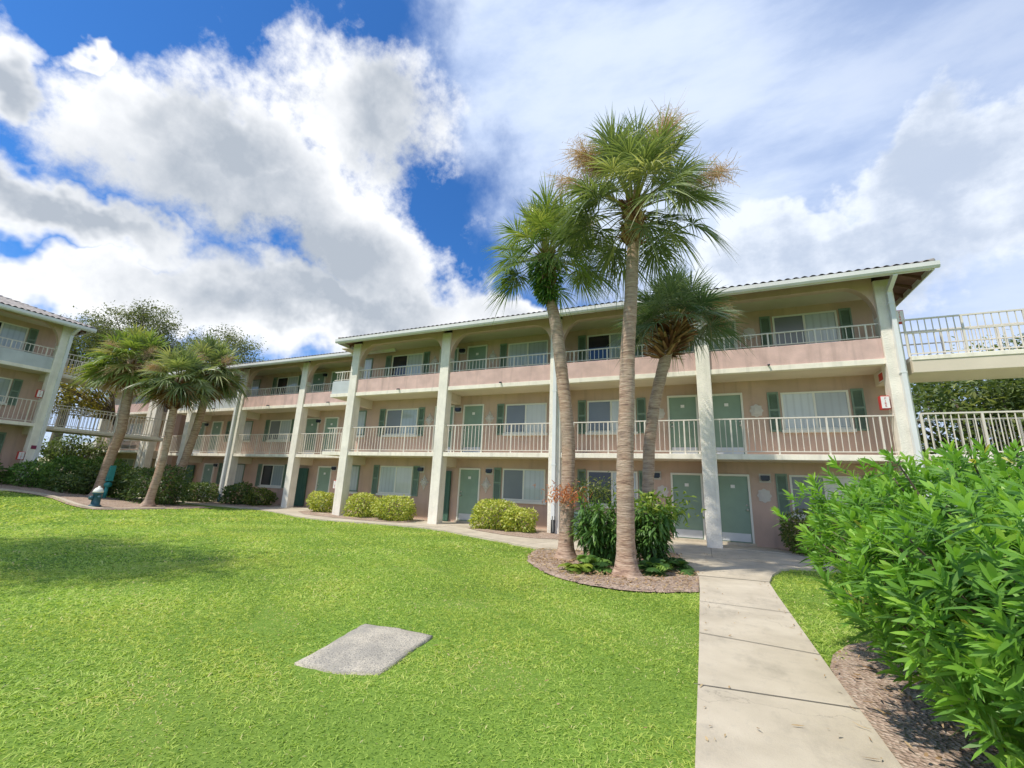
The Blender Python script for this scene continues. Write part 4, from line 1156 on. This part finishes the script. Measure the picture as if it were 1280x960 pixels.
def bush(name, label, cat, c, r, n, leaf_l, leaf_w, mat, group=None, boxy=0.35, up=0.35, stems=True, inner=0.55, extra=()):
    """Shrub: stems with leaves through the outer shell of a lumpy, flat-topped volume."""
    o = empty(name, c); tag(o, label, cat, group)
    D = rdirs(int(n * 1.25)); D = D[D[:, 2] > -0.9][:n]; N = len(D)
    e = 2 / (1 - boxy * 0.62)
    k = 1.0 / (np.sum(np.abs(D) ** e, axis=1)) ** (1 / e)
    rad = lumps(D) * (inner + (1 - inner) * rng.random(N) ** 0.45)
    P = D * (k * rad)[:, None] * np.array(r) + np.array([0, 0, r[2] * 0.9])
    P[:, 2] = np.maximum(P[:, 2], 0.04)
    G = norm(D / np.array(r))
    Dl = norm(G + np.array([0, 0, up]) + 0.75 * rng.normal(size=(N, 3)))
    parts = [strips(P, Dl, side_of(Dl, G), leaf_l * rng.uniform(0.65, 1.3, N), leaf_w * rng.uniform(0.7, 1.25, N), LEAF, np.tile([0, 0, -0.25], (N, 1)) + 0.15 * rng.normal(size=(N, 3)), np.clip(rng.beta(2, 2, N) + 0.12 * (G[:, 2]), 0, 1))]
    link('foliage', np_mesh('foliage', parts, M[mat]), o)
    if stems:
        m = MB()
        for _ in range(9):
            a = random.uniform(0, 6.28); q = random.uniform(0.3, 0.8)
            m.tube([(0.12 * r[0] * math.cos(a), 0.12 * r[1] * math.sin(a), 0), (r[0] * q * 0.5 * math.cos(a), r[1] * q * 0.5 * math.sin(a), r[2] * 0.8), (r[0] * q * math.cos(a), r[1] * q * math.sin(a), r[2] * 1.5)], [0.018, 0.012, 0.005], 5)
        m.build('stems', M['bark'], o)
    return o


rng = np.random.default_rng(23); random.seed(23)
yb = 'clipped yellow bushes along the walk'
bush('bush', 'large clipped yellow-green bush under the third window from the right', 'bush', (-6.85, 14.25, 0.04), (0.78, 0.55, 0.52), 3600, 0.085, 0.045, 'yellow', yb, 0.6)
bush('bush', 'smaller yellow bush touching the right side of the largest yellow bush', 'bush', (-5.85, 14.15, 0.04), (0.55, 0.5, 0.42), 2400, 0.085, 0.045, 'yellow', yb, 0.5)
bush('bush', 'rounded yellow bush left of the cream column at the green board gate', 'bush', (-11.35, 14.45, 0.04), (0.85, 0.6, 0.48), 3400, 0.085, 0.045, 'yellow', yb, 0.4)
bush('bush', 'yellow bush right behind the column below the roof step', 'bush', (-13.2, 14.65, 0.04), (0.68, 0.55, 0.50), 2600, 0.085, 0.045, 'yellow', yb, 0.5)
bush('bush', 'yellow bush left of the column below the roof step', 'bush', (-16.1, 15.25, 0.04), (0.62, 0.55, 0.50), 2400, 0.085, 0.045, 'yellow', yb, 0.5)
bush('bush', 'speckled olive bush beside the oleander under the right ground window', 'bush', (2.85, 14.65, 0.04), (0.95, 0.55, 0.56), 3600, 0.08, 0.042, 'olivebush', None, 0.5)
bush('bush', 'olive bush beneath the dark ground window of the set-back wing', 'bush', (-21.35, 16.1, 0.04), (0.72, 0.55, 0.45), 1800, 0.11, 0.06, 'olivebush', None, 0.4)
db = 'dark bushes before the set-back wing'
bush('bush', 'dark green bush right of the teal-footed downspout', 'bush', (-22.75, 15.8, 0.04), (0.85, 0.6, 0.56), 2000, 0.12, 0.06, 'darkbush', db, 0.4)
bush('bush', 'dark green bush left of the teal-footed downspout', 'bush', (-25.5, 15.55, 0.04), (1.0, 0.6, 0.52), 2000, 0.12, 0.06, 'darkbush', db, 0.4)
bush('hedge', 'tall boxy dark hedge behind the slim pale palm trunk', 'hedge', (-24.3, 12.6, 0.05), (1.75, 0.9, 0.92), 5200, 0.12, 0.06, 'darkbush', None, 0.75)
# yellow new growth on the hedge top is part of it
bush('bush', 'dark shrub at the foot of the shaded left building', 'bush', (-28.2, 7.3, 0.75), (0.7, 1.6, 0.62), 2600, 0.13, 0.06, 'darkbush', None, 0.4)
fb = 'ferny shrubs below the left footbridge'
bush('shrub', 'dark ferny shrub right of the left building end column', 'shrub', (-29.4, 11.2, 0.55), (0.9, 0.9, 0.85), 2600, 0.2, 0.05, 'shrubleaf', fb, 0.2)
bush('shrub', 'broad green shrub under the middle of the left footbridge', 'shrub', (-29.6, 12.9, 0.25), (1.2, 1.0, 1.0), 2800, 0.22, 0.05, 'shrubleaf', fb, 0.2)
bush('shrub', 'low dark shrub near the hydrant at the bed edge', 'shrub', (-26.9, 10.4, 0.4), (0.7, 0.7, 0.42), 1800, 0.16, 0.05, 'darkbush', fb, 0.2)

bush('shrub', 'leafy shrub between the hydrant and the left building', 'shrub', (-27.9, 9.6, 0.6), (0.8, 0.8, 0.6), 2200, 0.18, 0.05, 'shrubleaf', fb, 0.2)
bush('shrub', 'dark shrub touching the base of the white footbridge post', 'shrub', (-27.9, 11.9, 0.35), (1.0, 0.9, 0.7), 2400, 0.18, 0.055, 'darkbush', fb, 0.3)

# mixed shrub between the tall palms: upright canes with long leaflets, an orange spray and lime shoots
def cane_shrub(label, c, canes, n_leaf, L, Wd, mat, extra=None):
    o = empty('shrub', c); tag(o, label, 'shrub'); parts = []; m = MB()
    for (az, lean, hgt) in canes:
        tip = np.array([math.cos(az) * lean, math.sin(az) * lean, hgt]); mid = tip * 0.5 + np.array([0, 0, 0.15 * hgt])
        base = np.array([0.12 * math.cos(az), 0.12 * math.sin(az), 0])
        m.tube([base, mid, tip], [0.016, 0.011, 0.004], 5)
        t = rng.beta(2.2, 1.2, n_leaf); q = (1 - t)[:, None] ** 2 * base + 2 * (t * (1 - t))[:, None] * mid + (t ** 2)[:, None] * tip
        D = norm(rng.normal(size=(n_leaf, 3)) + np.array([math.cos(az) * 0.4, math.sin(az) * 0.4, 0.35]))
        q = q + D * rng.uniform(0, 0.12, (n_leaf, 1))
        parts.append(strips(q, D, side_of(D, [0, 0, 1.0]), L * rng.uniform(0.6, 1.25, n_leaf), Wd * rng.uniform(0.7, 1.2, n_leaf), LEAF, np.tile([0, 0, -0.45], (n_leaf, 1)), np.clip(0.2 + 0.5 * t * rng.random(n_leaf) + 0.2 * rng.random(n_leaf), 0, 1)))
    m.build('stems', M['bark'], o)
    link('foliage', np_mesh('foliage', parts, M[mat]), o)
    return o, parts


def fan(n, lean, h0, h1): return [(k * 2.4 + random.uniform(-0.3, 0.3), lean * random.uniform(0.35, 1.0), random.uniform(h0, h1)) for k in range(n)]


sh, _ = cane_shrub('dense dark green shrub with rust-orange spray between the two tall palms', (-2.0, 9.55, 0.03), fan(40, 0.62, 0.5, 1.3), 100, 0.17, 0.042, 'shrubleaf')
n = 420; P = np.array([-0.78, -0.12, 1.38]) + rng.normal(size=(n, 3)) * np.array([0.24, 0.16, 0.10]); D = norm(rng.normal(size=(n, 3)) + np.array([-0.5, 0, -0.1]))
link('orange_foliage', np_mesh('orange_foliage', [strips(P, D, side_of(D), rng.uniform(0.06, 0.12, n), np.full(n, 0.022), LEAF3, np.tile([0, 0, -0.3], (n, 1)), rng.random(n))], M['orange']), sh)
n = 520; P = np.array([-0.2, 0.1, 1.5]) + rng.normal(size=(n, 3)) * np.array([0.26, 0.2, 0.12]); D = norm(rng.normal(size=(n, 3)) + np.array([0, 0, 0.3]))
link('feathery_foliage', np_mesh('feathery_foliage', [strips(P, D, side_of(D), rng.uniform(0.06, 0.13, n), np.full(n, 0.02), LEAF3, np.tile([0, 0, -0.3], (n, 1)), rng.random(n))], M['olivebush']), sh)
sh2, _ = cane_shrub('leafy green shrub with lime shoots right of the tallest palm trunk', (-1.05, 9.95, 0.03), fan(34, 0.58, 0.5, 1.25), 95, 0.15, 0.05, 'shrubleaf')
n = 420; P = np.array([0.1, -0.15, 1.2]) + rng.normal(size=(n, 3)) * np.array([0.34, 0.22, 0.14]); D = norm(rng.normal(size=(n, 3)) + np.array([0, 0, 0.6]))
link('lime_foliage', np_mesh('lime_foliage', [strips(P, D, side_of(D), rng.uniform(0.09, 0.17, n), np.full(n, 0.04), LEAF, np.tile([0, 0, -0.3], (n, 1)), rng.random(n))], M['limeleaf']), sh2)
n = 60; a = rng.uniform(0, 6.28, n); D = norm(np.column_stack([np.cos(a) * 0.7, np.sin(a) * 0.7, np.ones(n)])); P = np.tile([-0.05, 0.2, 1.25], (n, 1))
link('spiky_foliage', np_mesh('spiky_foliage', [strips(P, D, side_of(D, [0, 0, 1.0]), rng.uniform(0.3, 0.6, n), np.full(n, 0.035), LEAF3, np.tile([0, 0, -0.3], (n, 1)), rng.random(n))], M['shrubleaf']), sh2)


def ground_fern(label, c, n, L, mat, group):
    """Low rosette of broad cut leaves: each frond carries leaflets on both sides."""
    o = empty('fern', c); tag(o, label, 'fern', group); parts = []
    for k in range(n):
        az = k * 2.4 + rng.normal(0, 0.3); el = rng.uniform(0.5, 1.4); h = np.array([math.cos(az), math.sin(az), 0.0])
        d = h * math.cos(el) + np.array([0, 0, 1]) * math.sin(el); l = L * rng.uniform(0.7, 1.2); q = 16
        t = np.linspace(0.25, 1, q); C = np.outer(t * l, d) + np.outer(t * t * l, [0, 0, -0.55])
        tg = norm(d + np.outer(2 * t, [0, 0, -0.55])); s = norm(np.cross(tg, [0, 0, 1.0])); rv = rng.random()
        for sd in (-1, 1):
            D = norm(s * sd + tg * 0.55 + 0.08 * rng.normal(size=(q, 3)))
            parts.append(strips(C, D, norm(np.cross(D, np.cross(s, tg))), l * 0.42 * np.sin(np.pi * (0.12 + 0.8 * t)), np.full(q, l * 0.085), LEAF3, np.tile([0, 0, -0.3], (q, 1)), np.clip(rv + rng.normal(0, 0.1, q), 0, 1)))
    link('foliage', np_mesh('foliage', parts, M[mat]), o)


fg = 'low leafy plants around the tallest palm'
ground_fern('low broad-leaved plant left of the tallest palm base', (-2.05, 8.75, 0.03), 22, 0.55, 'shrubleaf', fg)
ground_fern('low broad-leaved plant right of the tallest palm base', (-0.95, 9.05, 0.03), 20, 0.5, 'shrubleaf', fg)
ground_fern('small leafy plant at the right edge of the palm bed', (-0.62, 9.75, 0.03), 20, 0.5, 'shrubleaf', fg)
ground_fern('lime-edged low plant touching the lawn side of the palm bed', (-2.25, 8.35, 0.03), 16, 0.42, 'limeleaf', fg)

# ------------------------------------------------------------------ oleander in the right foreground
rng = np.random.default_rng(24); random.seed(24)
ol = empty('oleander', (2.45, 4.95, 0.02)); tag(ol, 'big bright green oleander with long leaves in the right foreground', 'shrub')
TP, D = [], []
for cnt, ctr, R3 in ((1450, (-0.12, 0, 0.98), (1.5, 1.6, 1.02)), (1000, (-0.64, -1.45, 0.74), (1.12, 1.25, 0.88)), (170, (-0.1, -0.1, 0.98), (1.56, 1.7, 1.08))):
    d = rdirs(cnt * 2); d = d[d[:, 2] > (-0.9 if cnt != 170 else 0.0)][:cnt]
    rad = lumps(d, 7, 0.17) * ((0.42 + 0.58 * rng.random(len(d)) ** 0.38) if cnt > 500 else rng.uniform(0.92, 1.08, len(d)))
    k = 1 / (np.sum(np.abs(d) ** 2.5, 1)) ** (1 / 2.5)
    D.append(d); TP.append(d * (k * rad)[:, None] * np.array(R3) + np.array(ctr))
D = np.concatenate(D); TP = np.concatenate(TP)
keep = ~((TP[:, 2] < 0.45) & (TP[:, 0] < -0.95) & (TP[:, 1] > -0.6)); D = D[keep]; TP = TP[keep]; NT_ = len(D)
TP[:, 2] = np.maximum(TP[:, 2], 0.08); hi = TP[:, 2] > 1.75; TP[hi, 2] = 1.75 + 0.35 * (TP[hi, 2] - 1.75)
taper = np.clip(0.82 + 0.18 * TP[:, 2] / 1.1, 0.75, 1.0); TP[:, 0] = TP[:, 0] * taper + 0.12
AX = norm(D * np.array([1, 1, 0.7]) + np.array([0, 0, 0.9]) + 0.35 * rng.normal(size=(NT_, 3)))
nl = 15; N = NT_ * nl
i = np.tile(np.arange(nl), NT_); ax = np.repeat(AX, nl, 0); tp = np.repeat(TP, nl, 0)
u = norm(np.cross(ax, rng.normal(size=(NT_, 3)).repeat(nl, 0))); v = np.cross(ax, u)
ang = i * 2.2 + np.repeat(rng.uniform(0, 6, NT_), nl) + rng.normal(0, 0.25, N); ring = i / nl
open_ = 1.25 - 0.95 * ring + rng.normal(0, 0.12, N)
DL = norm((u * np.cos(ang)[:, None] + v * np.sin(ang)[:, None]) * np.sin(open_)[:, None] + ax * np.cos(open_)[:, None])
PL = tp - ax * ((1 - ring) * 0.13)[:, None]
LL = rng.uniform(0.095, 0.185, N) * (1.05 - 0.35 * ring)
rv = np.clip(0.26 + 0.42 * ring + np.repeat(rng.normal(0.06, 0.15, NT_), nl) + rng.normal(0, 0.07, N), 0, 0.95)
rv[rng.random(N) < 0.006] = 1.0
SL = norm(np.cross(DL, ax + 0.15 * rng.normal(size=(N, 3))))
parts = [strips(PL, DL, SL, LL, rng.uniform(0.018, 0.032, N), [(0, 0.2), (0.2, 0.75), (0.5, 1.0), (0.78, 0.7), (1, 0.06)], np.tile([0, 0, -0.22], (N, 1)) + 0.06 * rng.normal(size=(N, 3)), rv)]
link('foliage', np_mesh('foliage', parts, M['oleander']), ol)
m = MB()
for q in range(0, NT_, 9):
    b = np.array([TP[q, 0] * 0.12, TP[q, 1] * 0.12, 0.0]); mid = TP[q] * np.array([0.6, 0.6, 0.55])
    m.tube([b, mid, TP[q] * np.array([0.9, 0.9, 0.9]), TP[q]], [0.022, 0.015, 0.008, 0.004], 5)
m.tube([(-0.15, -0.9, 0.2), (-0.45, -1.0, 0.85), (-0.62, -1.12, 1.25)], [0.03, 0.025, 0.022], 8)
m.build('stems', M['bark'], ol)
n = 110; P = np.concatenate([np.array([-1.02, -0.55, 1.0]) + rng.normal(size=(60, 3)) * np.array([0.07, 0.1, 0.12]), np.array([0.15, -1.5, 1.15]) + rng.normal(size=(50, 3)) * np.array([0.10, 0.08, 0.10])])
D = norm(rng.normal(size=(n, 3)) + np.array([0, 0, -1.2]))
link('dry_leaves', np_mesh('dry_leaves', [strips(P, D, side_of(D), rng.uniform(0.07, 0.14, n), np.full(n, 0.018), LEAF, 0.5 * rng.normal(size=(n, 3)), rng.random(n))], M['dryleaf']), ol)


# ------------------------------------------------------------------ trees
def tree(label, base, height, crown_c, crown_r, n_clump, per, leaf_s, mat, group=None, trunk_r=0.3, spread=0.5, sparse=0.5):
    o = empty('tree', base); tag(o, label, 'tree', group); cc = np.array(crown_c) - np.array(base); cr = np.array(crown_r)
    D = rdirs(n_clump); rad = lumps(D, 6, 0.2) * (0.25 + 0.75 * rng.random(n_clump) ** 0.5)
    K = D * rad[:, None] * cr + cc
    m = MB(); fork = np.array([cc[0] * 0.3, cc[1] * 0.3, max(cc[2] - cr[2] * 0.9, height * 0.25)])
    m.tube([(0, 0, -0.3), fork * np.array([0.6, 0.6, 0.5]), fork], [trunk_r * 1.3, trunk_r, trunk_r * 0.8], 10)
    sel = rng.choice(n_clump, min(n_clump, 46), replace=False)
    for q in sel:
        p = K[q]; mid = fork * 0.5 + p * 0.5 + rng.normal(0, 0.08, 3) * cr + np.array([0, 0, 0.1 * cr[2]])
        m.tube([fork, mid, p], [trunk_r * 0.4, trunk_r * 0.2, 0.02], 5)
    m.build('trunk', M['bark'], o)
    N = n_clump * per; c = np.repeat(K, per, 0); P = c + rng.normal(size=(N, 3)) * spread * np.array([1, 1, 0.6])
    Dl = rdirs(N); Dl[:, 2] *= 0.6; Dl = norm(Dl)
    rv = np.clip(np.repeat(rng.normal(0.45, 0.18, n_clump), per) + rng.normal(0, 0.12, N), 0, 1)
    link('crown', np_mesh('crown', [strips(P, Dl, side_of(Dl, [0, 0, 1.0]), leaf_s * rng.uniform(0.6, 1.4, N), leaf_s * 0.5 * rng.uniform(0.7, 1.3, N), LEAF3, np.tile([0, 0, -0.2], (N, 1)), rv)], M[mat]), o)
    return o


rng = np.random.default_rng(25); random.seed(25)
bt = 'airy trees behind the left roofs'
tree('airy grey-green tree rising behind the left palms, its middle crown', (-48, 22, 0), 15, (-49.5, 21.5, 13.0), (4.6, 4.0, 4.4), 230, 110, 0.2, 'oak', bt, 0.4, 0.5)
tree('airy grey-green tree reaching over the lower roof ridge', (-46, 27, 0), 14, (-45.5, 26.0, 12.2), (5.2, 4.0, 4.4), 250, 110, 0.2, 'oak', bt, 0.4, 0.5)
tree('low airy tree just above the left building roof corner', (-56, 20, 0), 13, (-55.5, 20.2, 12.6), (4.2, 4.0, 3.2), 170, 110, 0.2, 'oak', bt, 0.4, 0.5)
tree('tree with dark slanting branch and yellow-orange leaves seen between the left footbridges', (-38.5, 17.5, 0), 7, (-36.2, 13.4, 6.2), (2.6, 2.0, 1.3), 55, 60, 0.2, 'yelloworange', None, 0.16, 0.35)
tree('small green tree below the lower left footbridge', (-41, 15.6, 0.3), 4, (-41, 15.6, 2.8), (2.4, 2.0, 1.3), 60, 60, 0.22, 'treeleaf', None, 0.14, 0.4)
tree('leafy shade tree on the left side of the court lawn, outside the picture', (-14.9, -1.2, 0), 11, (-14.9, -1.2, 11.0), (3.2, 1.3, 1.2), 75, 60, 0.22, 'treeleaf', None, 0.16, 0.55)
rt = 'trees behind the right footbridge'
tree('bushy tree filling the gap between the two right footbridges', (13.0, 28.0, 0), 8, (13.0, 28.0, 5.3), (5.6, 3.4, 3.0), 300, 60, 0.26, 'treeleaf', rt, 0.3, 0.5)
tree('bushy tree rising above the upper right footbridge', (18.5, 33.0, 0), 11, (18.0, 33.0, 8.0), (5.2, 3.5, 3.4), 260, 56, 0.28, 'treeleaf', rt, 0.3, 0.6)
tree('tree at the far right edge behind the footbridges', (22, 30, 0), 9, (22, 30, 5.5), (4.6, 3.4, 3.4), 220, 56, 0.28, 'treeleaf', rt, 0.3, 0.6)

# ------------------------------------------------------------------ sky, sun, camera
SUN_EL, SUN_AZ = R(57), math.atan2(-0.62, -0.785)
wd = bpy.data.worlds.new('World'); SC.world = wd; wd.use_nodes = True
t = wd.node_tree; t.nodes.clear()


class WN(NT):
    def __init__(self, tree): self.t, self.n = tree, tree.nodes


w = WN(t)
def mth(op, a, b=None, c=None, clamp=False):
    x = w.node('ShaderNodeMath', operation=op, use_clamp=clamp)
    for k, v in enumerate((a, b, c)):
        if v is None: continue
        if isinstance(v, (int, float)): x.inputs[k].default_value = v
        else: w.link(v, x.inputs[k])
    return x.outputs[0]


def mrange(v, a, b, c=0.0, d=1.0, smooth_=True):
    x = w.node('ShaderNodeMapRange', interpolation_type='SMOOTHSTEP' if smooth_ else 'LINEAR')
    w.link(v, x.inputs[0]); x.inputs[1].default_value = a; x.inputs[2].default_value = b; x.inputs[3].default_value = c; x.inputs[4].default_value = d
    return x.outputs[0]


tc = w.node('ShaderNodeTexCoord'); dirv = tc.outputs['Generated']
def nz(scale, detail, rough, vec=None, color=False):
    x = w.node('ShaderNodeTexNoise'); x.inputs['Scale'].default_value = scale; x.inputs['Detail'].default_value = detail; x.inputs['Roughness'].default_value = rough
    w.link(vec or dirv, x.inputs['Vector']); return x.outputs['Color' if color else 'Fac']


sepx = w.node('ShaderNodeSeparateXYZ'); w.link(dirv, sepx.inputs[0])
U = mth('ARCTAN2', sepx.outputs[0], sepx.outputs[1]); Vv = mth('ARCSINE', sepx.outputs[2])
uv = w.node('ShaderNodeCombineXYZ'); w.link(U, uv.inputs[0]); w.link(Vv, uv.inputs[1])


def warped(amount, scale, seed):
    ad = w.node('ShaderNodeVectorMath', operation='ADD'); w.link(dirv, ad.inputs[0]); ad.inputs[1].default_value = (seed, seed * 0.7, -seed)
    nzc = nz(scale, 5, 0.6, ad.outputs[0], True)
    sb = w.node('ShaderNodeVectorMath', operation='SUBTRACT'); w.link(nzc, sb.inputs[0]); sb.inputs[1].default_value = (0.5, 0.5, 0.5)
    ml = w.node('ShaderNodeVectorMath', operation='SCALE'); w.link(sb.outputs[0], ml.inputs[0]); ml.inputs['Scale'].default_value = amount
    a2 = w.node('ShaderNodeVectorMath', operation='ADD'); w.link(uv.outputs[0], a2.inputs[0]); w.link(ml.outputs[0], a2.inputs[1])
    return a2.outputs[0]


uvw = warped(0.30, 4.5, 1.7)


def field(blobs):
    out = None
    for (cu, cv, m00, m01, m10, m11) in blobs:
        sb = w.node('ShaderNodeVectorMath', operation='SUBTRACT'); w.link(uvw, sb.inputs[0]); sb.inputs[1].default_value = (cu, cv, 0)
        d1 = w.node('ShaderNodeVectorMath', operation='DOT_PRODUCT'); w.link(sb.outputs[0], d1.inputs[0]); d1.inputs[1].default_value = (m00, m01, 0)
        d2 = w.node('ShaderNodeVectorMath', operation='DOT_PRODUCT'); w.link(sb.outputs[0], d2.inputs[0]); d2.inputs[1].default_value = (m10, m11, 0)
        r = mth('SQRT', mth('ADD', mth('MULTIPLY', d1.outputs['Value'], d1.outputs['Value']), mth('MULTIPLY', d2.outputs['Value'], d2.outputs['Value'])))
        f = mth('SUBTRACT', 1.0, r)
        out = f if out is None else mth('MAXIMUM', out, f)
    return out


CLD = [[-0.854, 0.756, 3.682, 2.351, 1.8, -6.481], [-1.197, 0.586, 5.722, 0.037, 0.72, -9.87], [-1.022, 0.563, 2.58, 0.052, 0.468, -5.976], [-0.827, 0.51, 3.872, -0.698, -1.561, -6.092], [-1.279, 0.379, 4.423, -0.046, -1.814, -16.683], [-1.395, 0.559, 18.43, 3.17, 1.653, -12.341], [-1.313, 0.643, 20.0, -3.684, 3.903, -38.0], [-1.217, 0.281, 3.204, 0.665, 3.904, -17.381], [-0.804, 0.353, 2.257, 0.299, 0.924, -9.575], [-0.426, 0.385, 4.221, -0.395, -1.086, -14.103]]
SHD = [[-0.98, 0.47, 3.228, -0.571, -0.902, -7.815], [-1.098, 0.598, 7.297, 0.067, 2.54, -15.751], [-0.774, 0.762, 8.246, 3.293, 1.832, -10.131], [-1.307, 0.378, 7.883, -0.248, -3.242, -29.222], [-0.872, 0.358, 3.657, 0.547, 2.603, -16.838], [-1.388, 0.552, 27.68, 3.417, 0.681, -22.896]]
RCL = [[0.449, 0.505, 5.457, 0.644, 0.931, -6.166], [0.214, 0.446, 4.716, 0.613, -0.383, -9.202]]
fb1 = nz(5.0, 9, 0.6); fb2 = nz(15, 7, 0.65)
def shifted(v):
    a = w.node('ShaderNodeVectorMath', operation='ADD'); w.link(dirv, a.inputs[0]); a.inputs[1].default_value = v; return a.outputs[0]
fb1s = nz(5.0, 7, 0.6, shifted((0.02, -0.02, 0.05)))
relief = mth('MULTIPLY', mth('SUBTRACT', fb1, fb1s), 2.2)
tex = mth('ADD', mth('MULTIPLY', mth('SUBTRACT', fb1, 0.5), 1.3), mth('MULTIPLY', mth('SUBTRACT', fb2, 0.5), 0.95))
lowk = mrange(Vv, 0.32, 0.52, 0.35, 1.0)
dens = mth('ADD', mth('ADD', field(CLD), mth('MULTIPLY', tex, lowk)), mrange(Vv, 0.30, 0.50, 0.10, -0.05))
cum = mrange(dens, -0.10, 0.40)
cum = mth('POWER', cum, 0.8)
# scattered cumulus for the rest of the sky (behind the camera, out of frame)
back = mrange(mth('ADD', mth('ADD', nz(2.6, 8, 0.6), mth('MULTIPLY', sepx.outputs[2], -0.12)), mrange(sepx.outputs[1], 0.2, -0.4, 0.0, 0.06)), 0.50, 0.64)
back = mth('MULTIPLY', back, mrange(sepx.outputs[1], 0.35, -0.1))
cum = mth('MAXIMUM', cum, back)
shade = mrange(mth('ADD', field(SHD), mth('MULTIPLY', tex, 0.8)), -0.55, 0.65)
shade = mth('ADD', mth('ADD', mth('MULTIPLY', shade, 0.8), mth('MULTIPLY', mth('SUBTRACT', 0.5, fb2), 0.9)), mth('MULTIPLY', relief, -0.8))
shade = mth('ADD', shade, mrange(dens, 0.25, 0.95, 0.0, 0.22), clamp=True)
# high veil on the right half
streakv = w.node('ShaderNodeVectorMath', operation='MULTIPLY'); w.link(dirv, streakv.inputs[0]); streakv.inputs[1].default_value = (1.0, 2.2, 3.4)
veiln = nz(2.4, 8, 0.6, streakv.outputs[0])
veil = mth('MULTIPLY', mrange(mth('ADD', mth('ADD', U, mth('MULTIPLY', mth('SUBTRACT', Vv, 0.62), 0.95)), mth('MULTIPLY', mth('SUBTRACT', fb1, 0.5), 0.7)), -0.58, -0.26), mrange(veiln, 0.25, 0.62, 0.72, 0.98))
veil = mth('MULTIPLY', veil, mrange(mth('ADD', U, mth('MULTIPLY', Vv, 0.4)), 0.35, 1.0, 1.0, 0.70))
veil = mth('MAXIMUM', veil, mrange(Vv, 0.34, 0.06, 0.0, 0.9))
rc = mrange(mth('ADD', field(RCL), mth('MULTIPLY', tex, 0.55)), 0.0, 0.22)

sky = w.node('ShaderNodeTexSky', sky_type='NISHITA'); sky.sun_disc = False
sky.sun_elevation = SUN_EL; sky.sun_rotation = SUN_AZ; sky.air_density = 1.0; sky.dust_density = 0.2; sky.ozone_density = 3.0
K = 9.5
def C(r, g, b): return (r * K, g * K, b * K, 1)
c = mixc(w, 1.0, sky.outputs[0], (0.28, 0.63, 1.0), 'MULTIPLY')
c = mixc(w, veil, c, mixc(w, mrange(veiln, 0.32, 0.72), C(0.37, 0.455, 0.63), C(0.49, 0.555, 0.675)))
rsh = mth('ADD', mth('ADD', mth('MULTIPLY', mrange(field(RCL), 0.05, 0.45), -0.22), mth('ADD', veiln, mth('MULTIPLY', tex, 0.25))), mth('ADD', mth('MULTIPLY', relief, 0.5), 0.12))
c = mixc(w, mth('MULTIPLY', rc, 0.92), c, mixc(w, mrange(rsh, 0.30, 0.78), C(0.36, 0.415, 0.51), C(0.59, 0.63, 0.69)))
c = mixc(w, cum, c, mixc(w, shade, C(0.66, 0.67, 0.685), C(0.30, 0.335, 0.385)))
bg = w.node('ShaderNodeBackground'); w.link(c, bg.inputs[0]); bg.inputs[1].default_value = 0.1
wo = w.node('ShaderNodeOutputWorld'); w.link(bg.outputs[0], wo.inputs[0])
wd.cycles.sampling_method = 'MANUAL'; wd.cycles.sample_map_resolution = 512

sl = bpy.data.lights.new('sun', 'SUN'); sl.energy = 2.7; sl.angle = R(1.0); sl.color = (1.0, 0.93, 0.81)
so = bpy.data.objects.new('sun', sl); COL.objects.link(so)
sv = Vector((math.sin(SUN_AZ) * math.cos(SUN_EL), math.cos(SUN_AZ) * math.cos(SUN_EL), math.sin(SUN_EL)))
so.rotation_euler = sv.to_track_quat('Z', 'Y').to_euler(); so.location = (-5, -20, 30)

cd = bpy.data.cameras.new('camera'); cd.sensor_width = 36; cd.sensor_fit = 'HORIZONTAL'; cd.lens = F_PX / 1280 * 36; cd.clip_end = 5000; cd.clip_start = 0.05
co = bpy.data.objects.new('camera', cd); COL.objects.link(co)
f = Vector(cam_dir(0, 0)); rgt = (Vector(cam_dir(1, 0)) - f).normalized(); upv = -(Vector(cam_dir(0, 1)) - f).normalized()
mat = Matrix((rgt, upv, -f.normalized())).transposed().to_4x4(); mat.translation = Vector(EYE)
co.matrix_world = mat; SC.camera = co

SC.view_settings.view_transform = 'Standard'; SC.view_settings.look = 'None'; SC.view_settings.gamma = 1.0; SC.view_settings.exposure = 0.78
SC.cycles.max_bounces = 7; SC.cycles.diffuse_bounces = 4; SC.cycles.transmission_bounces = 3; SC.cycles.transparent_max_bounces = 4
SC.cycles.use_denoising = True
SC.cycles.sample_clamp_indirect = 8
